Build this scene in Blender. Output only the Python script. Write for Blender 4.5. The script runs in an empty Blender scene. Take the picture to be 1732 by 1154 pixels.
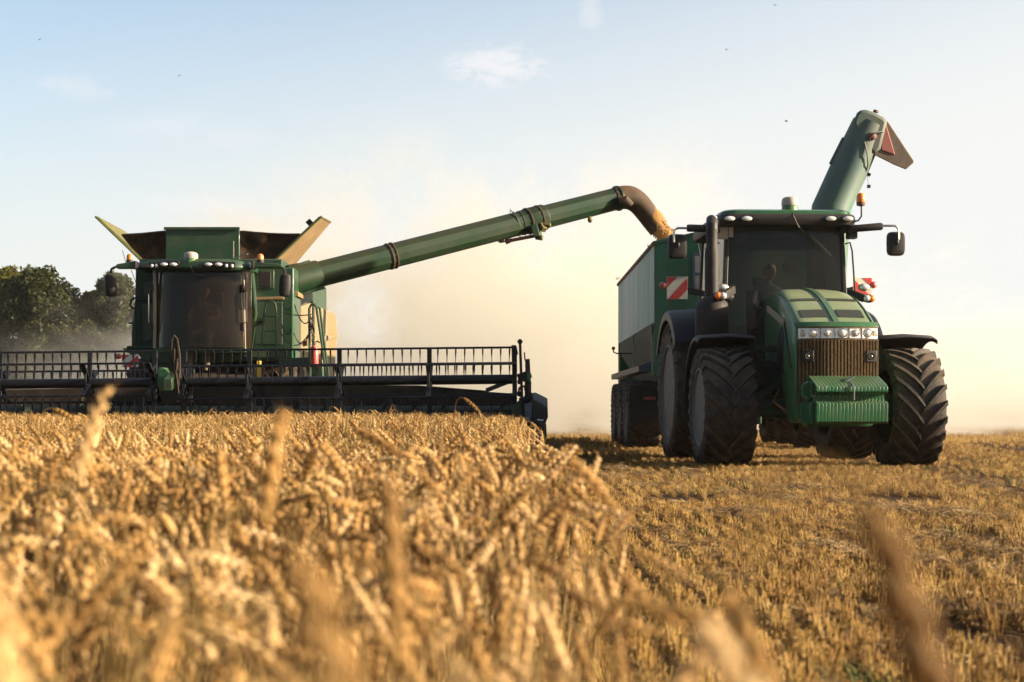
import bpy, bmesh, math, random
from math import sin, cos, pi, radians, tan
from mathutils import Vector, Matrix, Euler, noise
import numpy as np
random.seed(7)
R = random.Random(11)
sc = bpy.context.scene
COL = sc.collection

# ------------------------------------------------------------------ camera, sky, sun, exposure
F = 2600.0                      # focal length in photograph pixels
EYE = 0.80                      # camera height
cam = bpy.data.cameras.new('camera')
cam.lens = F/1732*36; cam.sensor_width = 36
cam.shift_y = (689-577)/1732
cam.clip_start = 0.05; cam.clip_end = 3000
cam.dof.use_dof = True; cam.dof.focus_distance = 21.5; cam.dof.aperture_fstop = 3.9
cam.dof.aperture_blades = 9
co = bpy.data.objects.new('camera', cam); COL.objects.link(co)
co.location = (0, 0, EYE); co.rotation_euler = (radians(90), 0, 0)
sc.camera = co

SUN_EL, SUN_BACK = radians(16), radians(-8)      # elevation; angle behind the picture plane, sun on the right
sd = Vector((cos(SUN_BACK)*cos(SUN_EL), sin(SUN_BACK)*cos(SUN_EL), sin(SUN_EL)))
sl = bpy.data.lights.new('sun', 'SUN'); sl.energy = 4.9; sl.angle = radians(0.6); sl.color = (1.0, 0.85, 0.65)
so = bpy.data.objects.new('sun', sl); COL.objects.link(so)
so.rotation_euler = sd.to_track_quat('Z', 'Y').to_euler()
so.location = (30, 10, 20)

w = bpy.data.worlds.new('World'); sc.world = w; w.use_nodes = True
nt = w.node_tree; nt.nodes.clear()
out = nt.nodes.new('ShaderNodeOutputWorld'); bg = nt.nodes.new('ShaderNodeBackground')
sky = nt.nodes.new('ShaderNodeTexSky'); sky.sky_type = 'NISHITA'; sky.sun_disc = False
sky.sun_elevation = SUN_EL; sky.sun_rotation = pi/2 - SUN_BACK      # clockwise from +Y
sky.air_density = 1.0; sky.dust_density = 2.6; sky.ozone_density = 1.5; sky.altitude = 50
bg.inputs[1].default_value = 0.055
# thin high clouds, placed by direction
def W(t, **k):
    n = nt.nodes.new(t)
    for a, b in k.items(): setattr(n, a, b)
    return n
def L(a, b): nt.links.new(a, b)
tc = W('ShaderNodeTexCoord')
def dirpx(x, y): return Vector(((x-866)/F, 1, (689-y)/F)).normalized()
def cloud_mask(cx, cy, rx, rz, scale, thr, seed, amount):
    """elliptic patch round a direction, broken by noise"""
    c = dirpx(cx, cy)
    sub = W('ShaderNodeVectorMath', operation='SUBTRACT'); L(tc.outputs['Generated'], sub.inputs[0]); sub.inputs[1].default_value = c
    mul = W('ShaderNodeVectorMath', operation='MULTIPLY'); L(sub.outputs[0], mul.inputs[0]); mul.inputs[1].default_value = (F/rx, 2.0, F/rz)
    ln = W('ShaderNodeVectorMath', operation='LENGTH'); L(mul.outputs[0], ln.inputs[0])
    mr = W('ShaderNodeMapRange'); mr.interpolation_type = 'SMOOTHSTEP'
    L(ln.outputs['Value'], mr.inputs[0]); mr.inputs[1].default_value = 1.15; mr.inputs[2].default_value = 0.1
    nz = W('ShaderNodeTexNoise'); nz.inputs['Scale'].default_value = scale; nz.inputs['Detail'].default_value = 9; nz.inputs['Roughness'].default_value = .62
    nz.inputs['Distortion'].default_value = .5
    ad = W('ShaderNodeVectorMath', operation='MULTIPLY_ADD'); L(tc.outputs['Generated'], ad.inputs[0])
    ad.inputs[1].default_value = (1, 1, 2.2); ad.inputs[2].default_value = (seed, seed*.7, seed*.3); L(ad.outputs[0], nz.inputs['Vector'])
    add = W('ShaderNodeMath', operation='MULTIPLY'); L(mr.outputs[0], add.inputs[0]); add.inputs[1].default_value = .42
    s2 = W('ShaderNodeMath', operation='ADD'); L(add.outputs[0], s2.inputs[0]); L(nz.outputs[0], s2.inputs[1])
    m2 = W('ShaderNodeMapRange'); m2.interpolation_type = 'SMOOTHSTEP'; L(s2.outputs[0], m2.inputs[0])
    m2.inputs[1].default_value = thr; m2.inputs[2].default_value = thr+.26; m2.inputs[4].default_value = amount
    m3 = W('ShaderNodeMath', operation='MULTIPLY'); L(m2.outputs[0], m3.inputs[0]); L(mr.outputs[0], m3.inputs[1])
    return m3
cm = [cloud_mask(838, 112, 140, 58, 62, .66, 3.1, .8), cloud_mask(125, 145, 110, 42, 60, .72, 7.7, .3),
      cloud_mask(1000, 20, 35, 60, 40, .66, 1.3, .35), cloud_mask(330, 225, 230, 50, 20, .66, 5.3, .25), cloud_mask(360, 345, 190, 30, 26, .64, 9.3, .45)]
tot = cm[0]
for c in cm[1:]:
    a = W('ShaderNodeMath', operation='MAXIMUM'); L(tot.outputs[0], a.inputs[0]); L(c.outputs[0], a.inputs[1]); tot = a
# bright milky haze of the low sun: strongest towards the sun side and the horizon
sep = W('ShaderNodeSeparateXYZ'); L(tc.outputs['Generated'], sep.inputs[0])
def wm(op, a, b, c=None):
    q = W('ShaderNodeMath', operation=op)
    for i, v in enumerate((a, b, c)):
        if v is None: continue
        if isinstance(v, (int, float)): q.inputs[i].default_value = v
        else: L(v, q.inputs[i])
    return q.outputs[0]
s_ = wm('ADD', wm('MULTIPLY_ADD', sep.outputs[0], .53, .825), wm('MULTIPLY', wm('MAXIMUM', sep.outputs[2], 0), -2.45))
mr = W('ShaderNodeMapRange'); mr.interpolation_type = 'SMOOTHSTEP'; L(s_, mr.inputs[0]); mr.inputs[1].default_value = .0; mr.inputs[2].default_value = .62; mr.inputs[3].default_value = .16
mb_ = W('ShaderNodeMapRange'); mb_.interpolation_type = 'SMOOTHSTEP'; L(sep.outputs[1], mb_.inputs[0]); mb_.inputs[1].default_value = -.1; mb_.inputs[2].default_value = .6
hzm = W('ShaderNodeMix', data_type='RGBA'); L(wm('MULTIPLY', mr.outputs[0], mb_.outputs[0]), hzm.inputs[0]); fs = W('ShaderNodeVectorMath', operation='SCALE'); L(sky.outputs[0], fs.inputs[0]); L(wm('MULTIPLY_ADD', mb_.outputs[0], .5, 1.0), fs.inputs['Scale'])
L(fs.outputs[0], hzm.inputs[6]); hzm.inputs[7].default_value = (5.25, 5.3, 5.2, 1)
mix = W('ShaderNodeMix', data_type='RGBA'); L(tot.outputs[0], mix.inputs[0]); L(hzm.outputs[2], mix.inputs[6])
mix.inputs[7].default_value = (5.3, 5.3, 5.4, 1)
L(mix.outputs[2], bg.inputs[0]); L(bg.outputs[0], out.inputs[0])

vs = sc.view_settings; vs.view_transform = 'Standard'; vs.look = 'None'; vs.gamma = 1; vs.exposure = 1.68
cy = sc.cycles
cy.use_denoising = True; cy.max_bounces = 8; cy.diffuse_bounces = 3; cy.glossy_bounces = 3
cy.transparent_max_bounces = 16; cy.transmission_bounces = 4; cy.volume_bounces = 1
cy.volume_step_rate = 3.0; cy.volume_max_steps = 64; cy.sample_clamp_indirect = 6
try: cy.use_light_tree = False
except Exception: pass

# ------------------------------------------------------------------ helpers
def P(px, py, D): return Vector(((px-866)/F*D, D, EYE + (689-py)/F*D))

class MB:
    """collects shapes and links them as ONE mesh object"""
    def __init__(s): s.v = []; s.f = []; s.m = []; s.M = None; s.mi = 0
    def add(s, vs, fs):
        b = len(s.v)
        for p in vs:
            p = Vector(p)
            if s.M is not None: p = s.M @ p
            s.v.append(p)
        for f in fs: s.f.append([b+i for i in f]); s.m.append(s.mi)
        return s
    def box(s, x0, x1, y0, y1, z0, z1):
        return s.add([(x0,y0,z0),(x1,y0,z0),(x1,y1,z0),(x0,y1,z0),(x0,y0,z1),(x1,y0,z1),(x1,y1,z1),(x0,y1,z1)],
                     [(0,3,2,1),(4,5,6,7),(0,1,5,4),(1,2,6,5),(2,3,7,6),(3,0,4,7)])
    def obox(s, c, size, rot=(0,0,0)):
        m = Matrix.Translation(c) @ Euler(rot).to_matrix().to_4x4()
        a, b, d = size[0]/2, size[1]/2, size[2]/2
        vs = [m @ Vector(q) for q in [(-a,-b,-d),(a,-b,-d),(a,b,-d),(-a,b,-d),(-a,-b,d),(a,-b,d),(a,b,d),(-a,b,d)]]
        return s.add(vs, [(0,3,2,1),(4,5,6,7),(0,1,5,4),(1,2,6,5),(2,3,7,6),(3,0,4,7)])
    def loft(s, rings, cap=True, close=False):
        n = len(rings[0]); vs = [p for r in rings for p in r]; fs = []
        for k in range(len(rings)-1+(1 if close else 0)):
            a = k*n; b = ((k+1) % len(rings))*n
            for i in range(n): fs.append((a+i, a+(i+1)%n, b+(i+1)%n, b+i))
        if cap and not close: fs.append(tuple(range(n))[::-1]); fs.append(tuple((len(rings)-1)*n+i for i in range(n)))
        return s.add(vs, fs)
    def tube(s, path, r, n=8, cap=True, rz=None, closed=False):
        path = [Vector(p) for p in path]; rs = r if isinstance(r, (list, tuple)) else [r]*len(path)
        rings = []; up = None
        for i, p in enumerate(path):
            if closed: t = path[(i+1) % len(path)] - path[i-1]
            else: t = path[min(i+1, len(path)-1)] - path[max(i-1, 0)]
            t = t.normalized() if t.length > 1e-9 else Vector((0,0,1))
            if up is None:
                up = Vector((0,0,1)) if abs(t.z) < .9 else Vector((1,0,0))
            u = t.cross(up)
            if u.length < 1e-4: u = t.cross(Vector((1,0,0)))
            u.normalize(); v2 = u.cross(t).normalized(); up = v2
            o = (pi/n if n == 4 else 0)
            rings.append([p + (u*cos(o+2*pi*k/n) + v2*sin(o+2*pi*k/n))*rs[i] for k in range(n)])
        return s.loft(rings, cap, closed)
    def beam(s, p0, p1, w, h, up=(0,0,1)):
        p0 = Vector(p0); p1 = Vector(p1); t = (p1-p0).normalized(); u = t.cross(Vector(up))
        if u.length < 1e-4: u = t.cross(Vector((0,1,0)))
        u.normalize(); v2 = u.cross(t).normalized(); u = u*w/2; v2 = v2*h/2
        return s.loft([[p-u-v2, p+u-v2, p+u+v2, p-u+v2] for p in (p0, p1)])
    def prism(s, poly, axis, a, b):
        f = {'x': lambda p, t: (t, p[0], p[1]), 'y': lambda p, t: (p[0], t, p[1]), 'z': lambda p, t: (p[0], p[1], t)}[axis]
        return s.loft([[Vector(f(p, a)) for p in poly], [Vector(f(p, b)) for p in poly]])
    def lathe(s, prof, c, axis='z', n=24, cap=True, ang=None):
        c = Vector(c); ax = {'x': (Vector((0,1,0)), Vector((0,0,1)), Vector((1,0,0))), 'y': (Vector((0,0,1)), Vector((1,0,0)), Vector((0,1,0))),
                             'z': (Vector((1,0,0)), Vector((0,1,0)), Vector((0,0,1)))}[axis]
        rings = [[c + (ax[0]*cos(2*pi*k/n) + ax[1]*sin(2*pi*k/n))*r + ax[2]*h for k in range(n)] for r, h in prof]
        return s.loft(rings, cap)
    def ellip(s, c, r, n=12, m=8, rot=None):
        mm = rot.to_matrix() if rot is not None else None
        rings = []
        for j in range(m+1):
            a = -pi/2 + pi*j/m; a = max(min(a, pi/2-.02), -pi/2+.02)
            ring = []
            for k in range(n):
                p = Vector((r[0]*cos(a)*cos(2*pi*k/n), r[1]*cos(a)*sin(2*pi*k/n), r[2]*sin(a)))
                if mm is not None: p = mm @ p
                ring.append(Vector(c) + p)
            rings.append(ring)
        return s.loft(rings)
    def sheet(s, grid, th=None):
        """grid[i][j] of points; solid when th given (offset vector)"""
        ni, nj = len(grid), len(grid[0]); vs = [p for r in grid for p in r]
        fs = [(i*nj+j, i*nj+j+1, (i+1)*nj+j+1, (i+1)*nj+j) for i in range(ni-1) for j in range(nj-1)]
        if th is not None:
            N = len(vs); th = Vector(th); vs = vs + [Vector(p)+th for p in vs]
            fs += [tuple(N+q for q in f)[::-1] for f in fs]
            bd = [(i, 0) for i in range(ni)] + [(ni-1, j) for j in range(1, nj)] + [(i, nj-1) for i in range(ni-2, -1, -1)] + [(0, j) for j in range(nj-2, 0, -1)]
            ids = [i*nj+j for i, j in bd]
            for k in range(len(ids)):
                a, b = ids[k], ids[(k+1) % len(ids)]; fs.append((a, b, N+b, N+a))
        return s.add(vs, fs)
    def build(s, name, mat, parent=None, bevel=0, smooth=True, angle=35, label=None):
        me = bpy.data.meshes.new(name)
        off = parent['_w'] if parent is not None and '_w' in parent else (0, 0, 0)
        off = Vector(off)
        me.from_pydata([p-off for p in s.v], [], s.f)
        mats = mat if isinstance(mat, (list, tuple)) else [mat]
        for m in mats: me.materials.append(m)
        if len(mats) > 1: me.polygons.foreach_set('material_index', s.m)
        me.validate(); 
        bm = bmesh.new(); bm.from_mesh(me); bmesh.ops.recalc_face_normals(bm, faces=bm.faces); bm.to_mesh(me); bm.free()
        if smooth:
            me.polygons.foreach_set('use_smooth', [True]*len(me.polygons)); me.set_sharp_from_angle(angle=radians(angle))
        o = bpy.data.objects.new(name, me); COL.objects.link(o)
        if parent is not None: o.parent = parent; o['_w'] = list(off)
        if bevel:
            b = o.modifiers.new('bevel', 'BEVEL'); b.width = bevel; b.segments = 2; b.limit_method = 'ANGLE'; b.angle_limit = radians(40)
            b.harden_normals = False
        if label: o['label'] = label
        return o
def thing(name, label, cat, loc=(0,0,0), rotz=0, group=None):
    o = bpy.data.objects.new(name, None); COL.objects.link(o); o.empty_display_size = .2
    o.location = loc; o.rotation_euler = (0,0,rotz); o['label'] = label; o['category'] = cat
    if group: o['group'] = group
    o['_w'] = [0,0,0]
    return o
def tag(o, label, cat, group=None, kind=None):
    o['label'] = label; o['category'] = cat
    if group: o['group'] = group
    if kind: o['kind'] = kind
    return o
def thingw(name, label, cat, base, group=None):
    """thing whose parts are given in world coordinates"""
    o = thing(name, label, cat, base, 0, group); o['_w'] = list(base); return o

# ------------------------------------------------------------------ materials
def mat(name, col, rough=.5, metal=0, dust=.25, dustcol=(.42,.30,.17), scale=3, col2=None, streak=0, bump=.0, spec=.5, coat=0, topdust=.35):
    m = bpy.data.materials.new(name); m.use_nodes = True; t = m.node_tree; n = t.nodes; b = n['Principled BSDF']
    def N(ty, **k):
        q = n.new(ty)
        for a_, b_ in k.items(): setattr(q, a_, b_)
        return q
    tcn = N('ShaderNodeTexCoord'); mp = N('ShaderNodeMapping'); t.links.new(tcn.outputs['Object'], mp.inputs[0])
    mp.inputs['Scale'].default_value = (1, 1, .22 if streak else 1)
    nz = N('ShaderNodeTexNoise'); nz.inputs['Scale'].default_value = scale; nz.inputs['Detail'].default_value = 8; nz.inputs['Roughness'].default_value = .65
    t.links.new(mp.outputs[0], nz.inputs[0])
    r = N('ShaderNodeMapRange'); t.links.new(nz.outputs[0], r.inputs[0]); r.inputs[1].default_value = .38; r.inputs[2].default_value = .72
    r.inputs[3].default_value = dust*.15; r.inputs[4].default_value = min(1, dust*1.6)
    # dust settles on faces that look up
    g = N('ShaderNodeNewGeometry'); sx = N('ShaderNodeSeparateXYZ'); t.links.new(g.outputs['Normal'], sx.inputs[0])
    ur = N('ShaderNodeMapRange'); t.links.new(sx.outputs[2], ur.inputs[0]); ur.inputs[1].default_value = .3; ur.inputs[2].default_value = 1; ur.inputs[4].default_value = topdust
    ad = N('ShaderNodeMath', operation='ADD', use_clamp=True); t.links.new(r.outputs[0], ad.inputs[0]); t.links.new(ur.outputs[0], ad.inputs[1])
    mx = N('ShaderNodeMix', data_type='RGBA'); t.links.new(ad.outputs[0], mx.inputs[0])
    if col2:
        nz2 = N('ShaderNodeTexNoise'); nz2.inputs['Scale'].default_value = scale*.35; nz2.inputs['Detail'].default_value = 5; t.links.new(mp.outputs[0], nz2.inputs[0])
        r2 = N('ShaderNodeMapRange'); t.links.new(nz2.outputs[0], r2.inputs[0]); r2.inputs[1].default_value = .4; r2.inputs[2].default_value = .6
        m2 = N('ShaderNodeMix', data_type='RGBA'); t.links.new(r2.outputs[0], m2.inputs[0]); m2.inputs[6].default_value = (*col, 1); m2.inputs[7].default_value = (*col2, 1)
        t.links.new(m2.outputs[2], mx.inputs[6])
    else: mx.inputs[6].default_value = (*col, 1)
    mx.inputs[7].default_value = (*dustcol, 1)
    t.links.new(mx.outputs[2], b.inputs['Base Color'])
    rr = N('ShaderNodeMapRange'); t.links.new(ad.outputs[0], rr.inputs[0]); rr.inputs[3].default_value = rough; rr.inputs[4].default_value = .85
    t.links.new(rr.outputs[0], b.inputs['Roughness'])
    b.inputs['Metallic'].default_value = metal; b.inputs['Specular IOR Level'].default_value = spec
    b.inputs['Coat Weight'].default_value = coat
    if bump:
        nb = N('ShaderNodeTexNoise'); nb.inputs['Scale'].default_value = 60; nb.inputs['Detail'].default_value = 5; t.links.new(tcn.outputs['Object'], nb.inputs[0])
        bp = N('ShaderNodeBump'); bp.inputs['Strength'].default_value = bump; bp.inputs['Distance'].default_value = .01
        t.links.new(nb.outputs[0], bp.inputs['Height']); t.links.new(bp.outputs[0], b.inputs['Normal'])
    return m
def glass(name, tint, refl=.9, film=(.2,.15,.1), filmamt=.1):
    m = bpy.data.materials.new(name); m.use_nodes = True; t = m.node_tree; n = t.nodes; n.clear()
    o = n.new('ShaderNodeOutputMaterial'); tr = n.new('ShaderNodeBsdfTransparent'); tr.inputs[0].default_value = (*tint, 1)
    gl = n.new('ShaderNodeBsdfGlossy'); gl.inputs['Roughness'].default_value = .06
    df = n.new('ShaderNodeBsdfDiffuse'); df.inputs[0].default_value = (*film, 1)
    nz = n.new('ShaderNodeTexNoise'); nz.inputs['Scale'].default_value = 2.2; nz.inputs['Detail'].default_value = 7
    tcn = n.new('ShaderNodeTexCoord'); t.links.new(tcn.outputs['Object'], nz.inputs[0])
    r = n.new('ShaderNodeMapRange'); t.links.new(nz.outputs[0], r.inputs[0]); r.inputs[1].default_value = .3; r.inputs[2].default_value = .75
    r.inputs[3].default_value = filmamt*.5; r.inputs[4].default_value = filmamt*1.6
    m1 = n.new('ShaderNodeMixShader'); t.links.new(r.outputs[0], m1.inputs[0]); t.links.new(tr.outputs[0], m1.inputs[1]); t.links.new(df.outputs[0], m1.inputs[2])
    fr = n.new('ShaderNodeFresnel'); fr.inputs[0].default_value = 1.45
    mu = n.new('ShaderNodeMath'); mu.operation = 'MULTIPLY'; t.links.new(fr.outputs[0], mu.inputs[0]); mu.inputs[1].default_value = refl
    m2 = n.new('ShaderNodeMixShader'); t.links.new(mu.outputs[0], m2.inputs[0]); t.links.new(m1.outputs[0], m2.inputs[1]); t.links.new(gl.outputs[0], m2.inputs[2])
    t.links.new(m2.outputs[0], o.inputs[0]); return m
M = {}
M['green'] = mat('green_paint', (.003,.040,.013), .4, spec=.4, dust=.26, dustcol=(.085,.065,.03), scale=4, coat=.3, topdust=.15)
M['green_tractor'] = mat('bright_green_paint', (.003,.082,.026), .35, spec=.35, dust=.06, scale=5, coat=.25, topdust=.12)
M['hood_top'] = mat('hood_green_dust_sheen', (.005,.095,.032), .35, spec=.4, dust=.12, scale=2.6, coat=.3, topdust=.42, dustcol=(.40,.36,.18))  # yellowish top tone: dust plus painted sun and sky sheen
M['green_dusty'] = mat('dusty_green_paint', (.006,.040,.020), .55, spec=.3, dust=.3, scale=2.2, dustcol=(.10,.08,.055), streak=1, topdust=.2)
M['auger_green'] = mat('auger_green_paint', (.003,.026,.008), .42, spec=.35, dust=.22, scale=1.6, dustcol=(.06,.034,.016), topdust=.3)
M['auger_brown'] = mat('dusty_spout', (.035,.022,.012), .7, spec=.3, dust=.4, scale=3, dustcol=(.13,.07,.03))
M['wagon_green'] = mat('faded_green_wagon', (.012,.10,.06), .6, spec=.3, dust=.35, scale=7, dustcol=(.10,.08,.03), col2=(.02,.13,.075), streak=1)
M['wagon_side'] = mat('weathered_wagon_side', (.24,.37,.29), .6, dust=.5, scale=1.8, dustcol=(.56,.53,.44), col2=(.48,.50,.38), streak=1)
M['wagon_auger'] = mat('weathered_teal_auger', (.05,.09,.095), .5, spec=.45, dust=.5, scale=2.5, dustcol=(.15,.13,.10), col2=(.045,.13,.075), topdust=.1, streak=1)
M['rust'] = mat('rusty_red_metal', (.16,.05,.035), .75, dust=.45, scale=8, dustcol=(.17,.10,.06))
M['black'] = mat('black_plastic', (.009,.009,.010), .5, spec=.3, dust=.14, scale=4, dustcol=(.09,.065,.045), topdust=.25)
M['navy'] = mat('dark_blue_black_steel', (.004,.005,.009), .45, spec=.3, dust=.08, scale=5, dustcol=(.05,.04,.035), topdust=.05)
M['grey_black'] = mat('grey_black_panel', (.016,.016,.019), .5, spec=.3, dust=.3, scale=5, dustcol=(.07,.055,.045), topdust=.2)
M['dustpanel'] = mat('dusty_dark_panel', (.020,.016,.013), .75, spec=.2, dust=.5, scale=4, dustcol=(.07,.048,.03), topdust=.2)
M['exhaust'] = mat('dark_exhaust_steel', (.010,.009,.010), .6, spec=.3, metal=.0, dust=.2, scale=6, dustcol=(.10,.07,.05))
M['rubber'] = mat('tyre_rubber', (.010,.009,.009), .65, spec=.35, dust=.42, scale=9, dustcol=(.115,.078,.050), bump=.25, topdust=.7)
M['rib'] = mat('pale_rib', (.34,.30,.22), .6, dust=.4, scale=6, dustcol=(.4,.33,.22))
M['rubber_dusty'] = mat('dusty_tyre_rubber', (.018,.013,.011), .8, spec=.3, dust=.5, scale=7, dustcol=(.10,.065,.04), bump=.3, topdust=.25)
M['rim'] = mat('greige_rim', (.10,.09,.075), .55, dust=.4, scale=7, dustcol=(.12,.09,.06), topdust=.1)
M['cream_side'] = mat('dusty_sunlit_yellow', (.17,.115,.04), .6, dust=.6, scale=1.6, dustcol=(.24,.18,.11), streak=1)  # yellow of the sun-struck side painted into the colour, dust over it
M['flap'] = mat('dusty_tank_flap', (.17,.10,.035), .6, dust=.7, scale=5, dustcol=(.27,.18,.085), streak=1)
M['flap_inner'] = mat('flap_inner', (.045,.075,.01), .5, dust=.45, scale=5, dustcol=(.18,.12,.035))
M['cloth'] = mat('dark_tank_canvas', (.014,.010,.008), .9, spec=.1, dust=.35, scale=6, dustcol=(.09,.05,.025), bump=.3)
M['chrome'] = mat('bare_steel', (.55,.52,.48), .25, metal=1, dust=.15, scale=9, topdust=.05)
M['lamp'] = mat('clear_lamp', (.80,.77,.72), .18, metal=.35, dust=.15, scale=20, topdust=0)
M['lampdim'] = mat('lamp_reflector', (.45,.42,.36), .2, metal=.8, dust=.2, scale=30)
M['amber'] = mat('amber_lens', (.85,.20,.02), .2, dust=.1, scale=8, topdust=.05)
M['redlens'] = mat('red_lens', (.45,.06,.05), .25, dust=.3, scale=8, dustcol=(.4,.2,.15))
M['pinkred'] = mat('faded_red_plate', (.33,.09,.08), .7, dust=.35, scale=10, dustcol=(.25,.14,.10), topdust=.05)
M['spout'] = mat('worn_spout', (.11,.075,.05), .7, dust=.4, scale=6, dustcol=(.2,.16,.12))
M['mesh_dark'] = mat('dark_mesh', (.010,.016,.010), .7, dust=.25, scale=40, dustcol=(.06,.05,.03), topdust=.05)
M['red'] = mat('red_paint', (.62,.03,.03), .4, dust=.12, scale=10, topdust=0)
M['white'] = mat('white_board', (.72,.66,.55), .5, dust=.2, scale=10, topdust=0)
M['extred'] = mat('extinguisher_red', (.45,.03,.03), .35, dust=.2, scale=8)
M['dome'] = mat('gps_dome_white', (.34,.31,.27), .35, dust=.25, scale=9)
M['domegreen'] = mat('gps_dome_green', (.015,.12,.02), .35, dust=.15, scale=9)
M['yellow'] = mat('yellow_paint', (.65,.42,.03), .5, dust=.25, scale=8)
M['grille'] = mat('chaffy_grille', (.014,.010,.008), .8, spec=.2, dust=.62, scale=75, dustcol=(.24,.145,.06), bump=.5, topdust=.3)
M['grille_dark'] = mat('grille_frame', (.015,.012,.011), .6, dust=.4, scale=14, dustcol=(.18,.11,.06))
M['trim'] = mat('pale_trim', (.22,.19,.15), .4, dust=.2)
M['blue_steel'] = mat('blue_grey_steel', (.035,.06,.085), .45, dust=.25, scale=5, dustcol=(.2,.2,.2))
M['glass_tractor'] = glass('tinted_cab_glass', (.50,.49,.47), .6, (.12,.10,.08), .05)
M['glass_side'] = glass('side_cab_glass', (.72,.74,.74), .9, (.3,.26,.2), .12)
M['glass_combine'] = glass('dusty_cab_glass', (.50,.45,.40), .6, (.062,.044,.031), .20)
M['pane'] = glass('wagon_window_pane', (.5,.5,.48), 1.0, (.55,.50,.42), .75)
M['skin'] = mat('skin', (.48,.26,.17), .5, dust=0, topdust=0)
M['shirt'] = mat('dark_shirt', (.05,.055,.065), .85, dust=.05, topdust=0)
M['khaki'] = mat('khaki_shirt', (.11,.09,.065), .9, dust=.05, topdust=0)
M['hair'] = mat('dark_hair', (.03,.02,.012), .7, dust=0, topdust=0)
M['seat'] = mat('seat_fabric', (.03,.03,.03), .9, dust=.2, dustcol=(.12,.10,.08))
M['interior'] = mat('cab_interior', (.02,.019,.018), .8, dust=.3, dustcol=(.1,.09,.08))
M['wire'] = mat('black_cable', (.02,.018,.018), .6, dust=.2, dustcol=(.12,.08,.05))
M['grain'] = mat('wheat_grain', (.26,.13,.04), .8, spec=.2, dust=.5, scale=45, dustcol=(.40,.22,.08), bump=1.0, topdust=.1)
M['bird'] = mat('bird_dark', (.03,.03,.035), .8, dust=0, topdust=0)
#INSERT
# ------------------------------------------------------------------ wheels
def tyre_mesh(mb, c, Ro, Wd, rr, nl, lugh=.05, span=.5, hw=.030, gap=.02):
    c = Vector(c); Rc = Ro-lugh; h = Wd/2
    prof = [(rr-.01, -h*.80), (rr+.015, -h*.92), (rr+(Rc-rr)*.35, -h*.99), (rr+(Rc-rr)*.65, -h), (Rc-.09, -h*.985), (Rc-.03, -h*.93), (Rc-.005, -h*.75), (Rc, -h*.3)]
    prof = prof + [(r, -q) for r, q in prof[::-1]]
    mb.lathe(prof, c, 'x', 72, cap=False)
    def pt(u, a, r): return c + Vector((u, -cos(a)*r, sin(a)*r))
    for s in (-1, 1):
        for k in range(nl):
            a0 = 2*pi*(k + (.5 if s > 0 else 0))/nl
            rings = []
            for t in (0, .12, .35, .6, .82, 1.0):
                u = s*(-gap*1.5 + t*(h*.95+gap*1.5)); a = a0 + span*(t**.85); w = hw*(1+.25*t)/Ro*(1 if t > 0 else .8)
                cr = .022*(t**3)
                rings.append([pt(u, a-w, Rc-.012-cr), pt(u, a-w*.72, Ro-cr-(.012 if t == 0 else 0)), pt(u, a+w*.72, Ro-cr-(.012 if t == 0 else 0)), pt(u, a+w, Rc-.012-cr)])
            a = a0 + span*1.03; w = hw*1.3/Ro
            rings.append([pt(s*h*.93, a-w, Rc-.10), pt(s*(h+.012), a-w*.8, Rc-.05), pt(s*(h+.012), a+w*.8, Rc-.05), pt(s*h*.93, a+w, Rc-.10)])
            a = a0 + span*1.08
            rings.append([pt(s*h*.93, a-w, Rc-.20), pt(s*(h+.004), a-w*.6, Rc-.17), pt(s*(h+.004), a+w*.6, Rc-.17), pt(s*h*.93, a+w, Rc-.20)])
            mb.loft(rings)
def rim_mesh(mb, c, rr, Wd, s):
    """s = side (-1 or 1) the dish faces"""
    h = Wd/2*s
    mb.lathe([(rr+.035, h*.86), (rr+.03, h*.93), (rr-.0, h*.94), (rr-.02, h*.86), (rr-.06, h*.80), (rr-.085, h*.62), (rr-.10, h*.25), (rr*.62, h*.12), (rr*.42, h*.22), (rr*.40, h*.42), (rr*.26, h*.48), (rr*.26, h*.62), (.02, h*.64)], c, 'x', 48)
def make_wheel(parent, c, Ro, Wd, rr, nl, side, rub, lugh=.05, span=.5, hw=.03, name='wheel'):
    rm = MB(); rim_mesh(rm, c, rr, Wd, side); w_ = rm.build(name, M['rim'], parent, angle=40)
    t = MB(); tyre_mesh(t, c, Ro, Wd, rr, nl, lugh, span, hw); t.build('tyre', rub, w_, angle=38)
    if Ro > .75:
        for k in range(8):
            a = 2*pi*k/8; q = Vector(c) + Vector((Wd/2*side*.15, cos(a)*rr*.52, sin(a)*rr*.52))
            MB().lathe([(.018, 0), (.018, side*.05)], q, 'x', 6).build('wheel_bolt', M['grey_black'], w_)
    return w_

# ------------------------------------------------------------------ tractor (local: x right, y back, origin under front axle)
TH = radians(2.5); TL0 = (4.05, 20.6)
def TL(px, py, y):
    k = (px-866)/F; c, s = cos(TH), sin(TH)
    x = (TL0[0] - y*s - k*(TL0[1]+y*c))/(k*s-c)
    D = TL0[1] + x*s + y*c
    return Vector((x, y, EYE + (689-py)/F*D))
tr = thing('tractor', 'large green farm tractor with black cab driving towards the camera over the stubble', 'tractor', (TL0[0], TL0[1], 0), TH)
for s in (-1, 1):
    make_wheel(tr, (s*1.24, 0, .80), .80, .68, .50, 21, s, M['rubber'], .055, .52, .034, 'front_wheel')
    make_wheel(tr, (s*1.20, 3.05, 1.05), 1.05, .70, .68, 24, s, M['rubber'], .06, .46, .036, 'rear_wheel')
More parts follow.
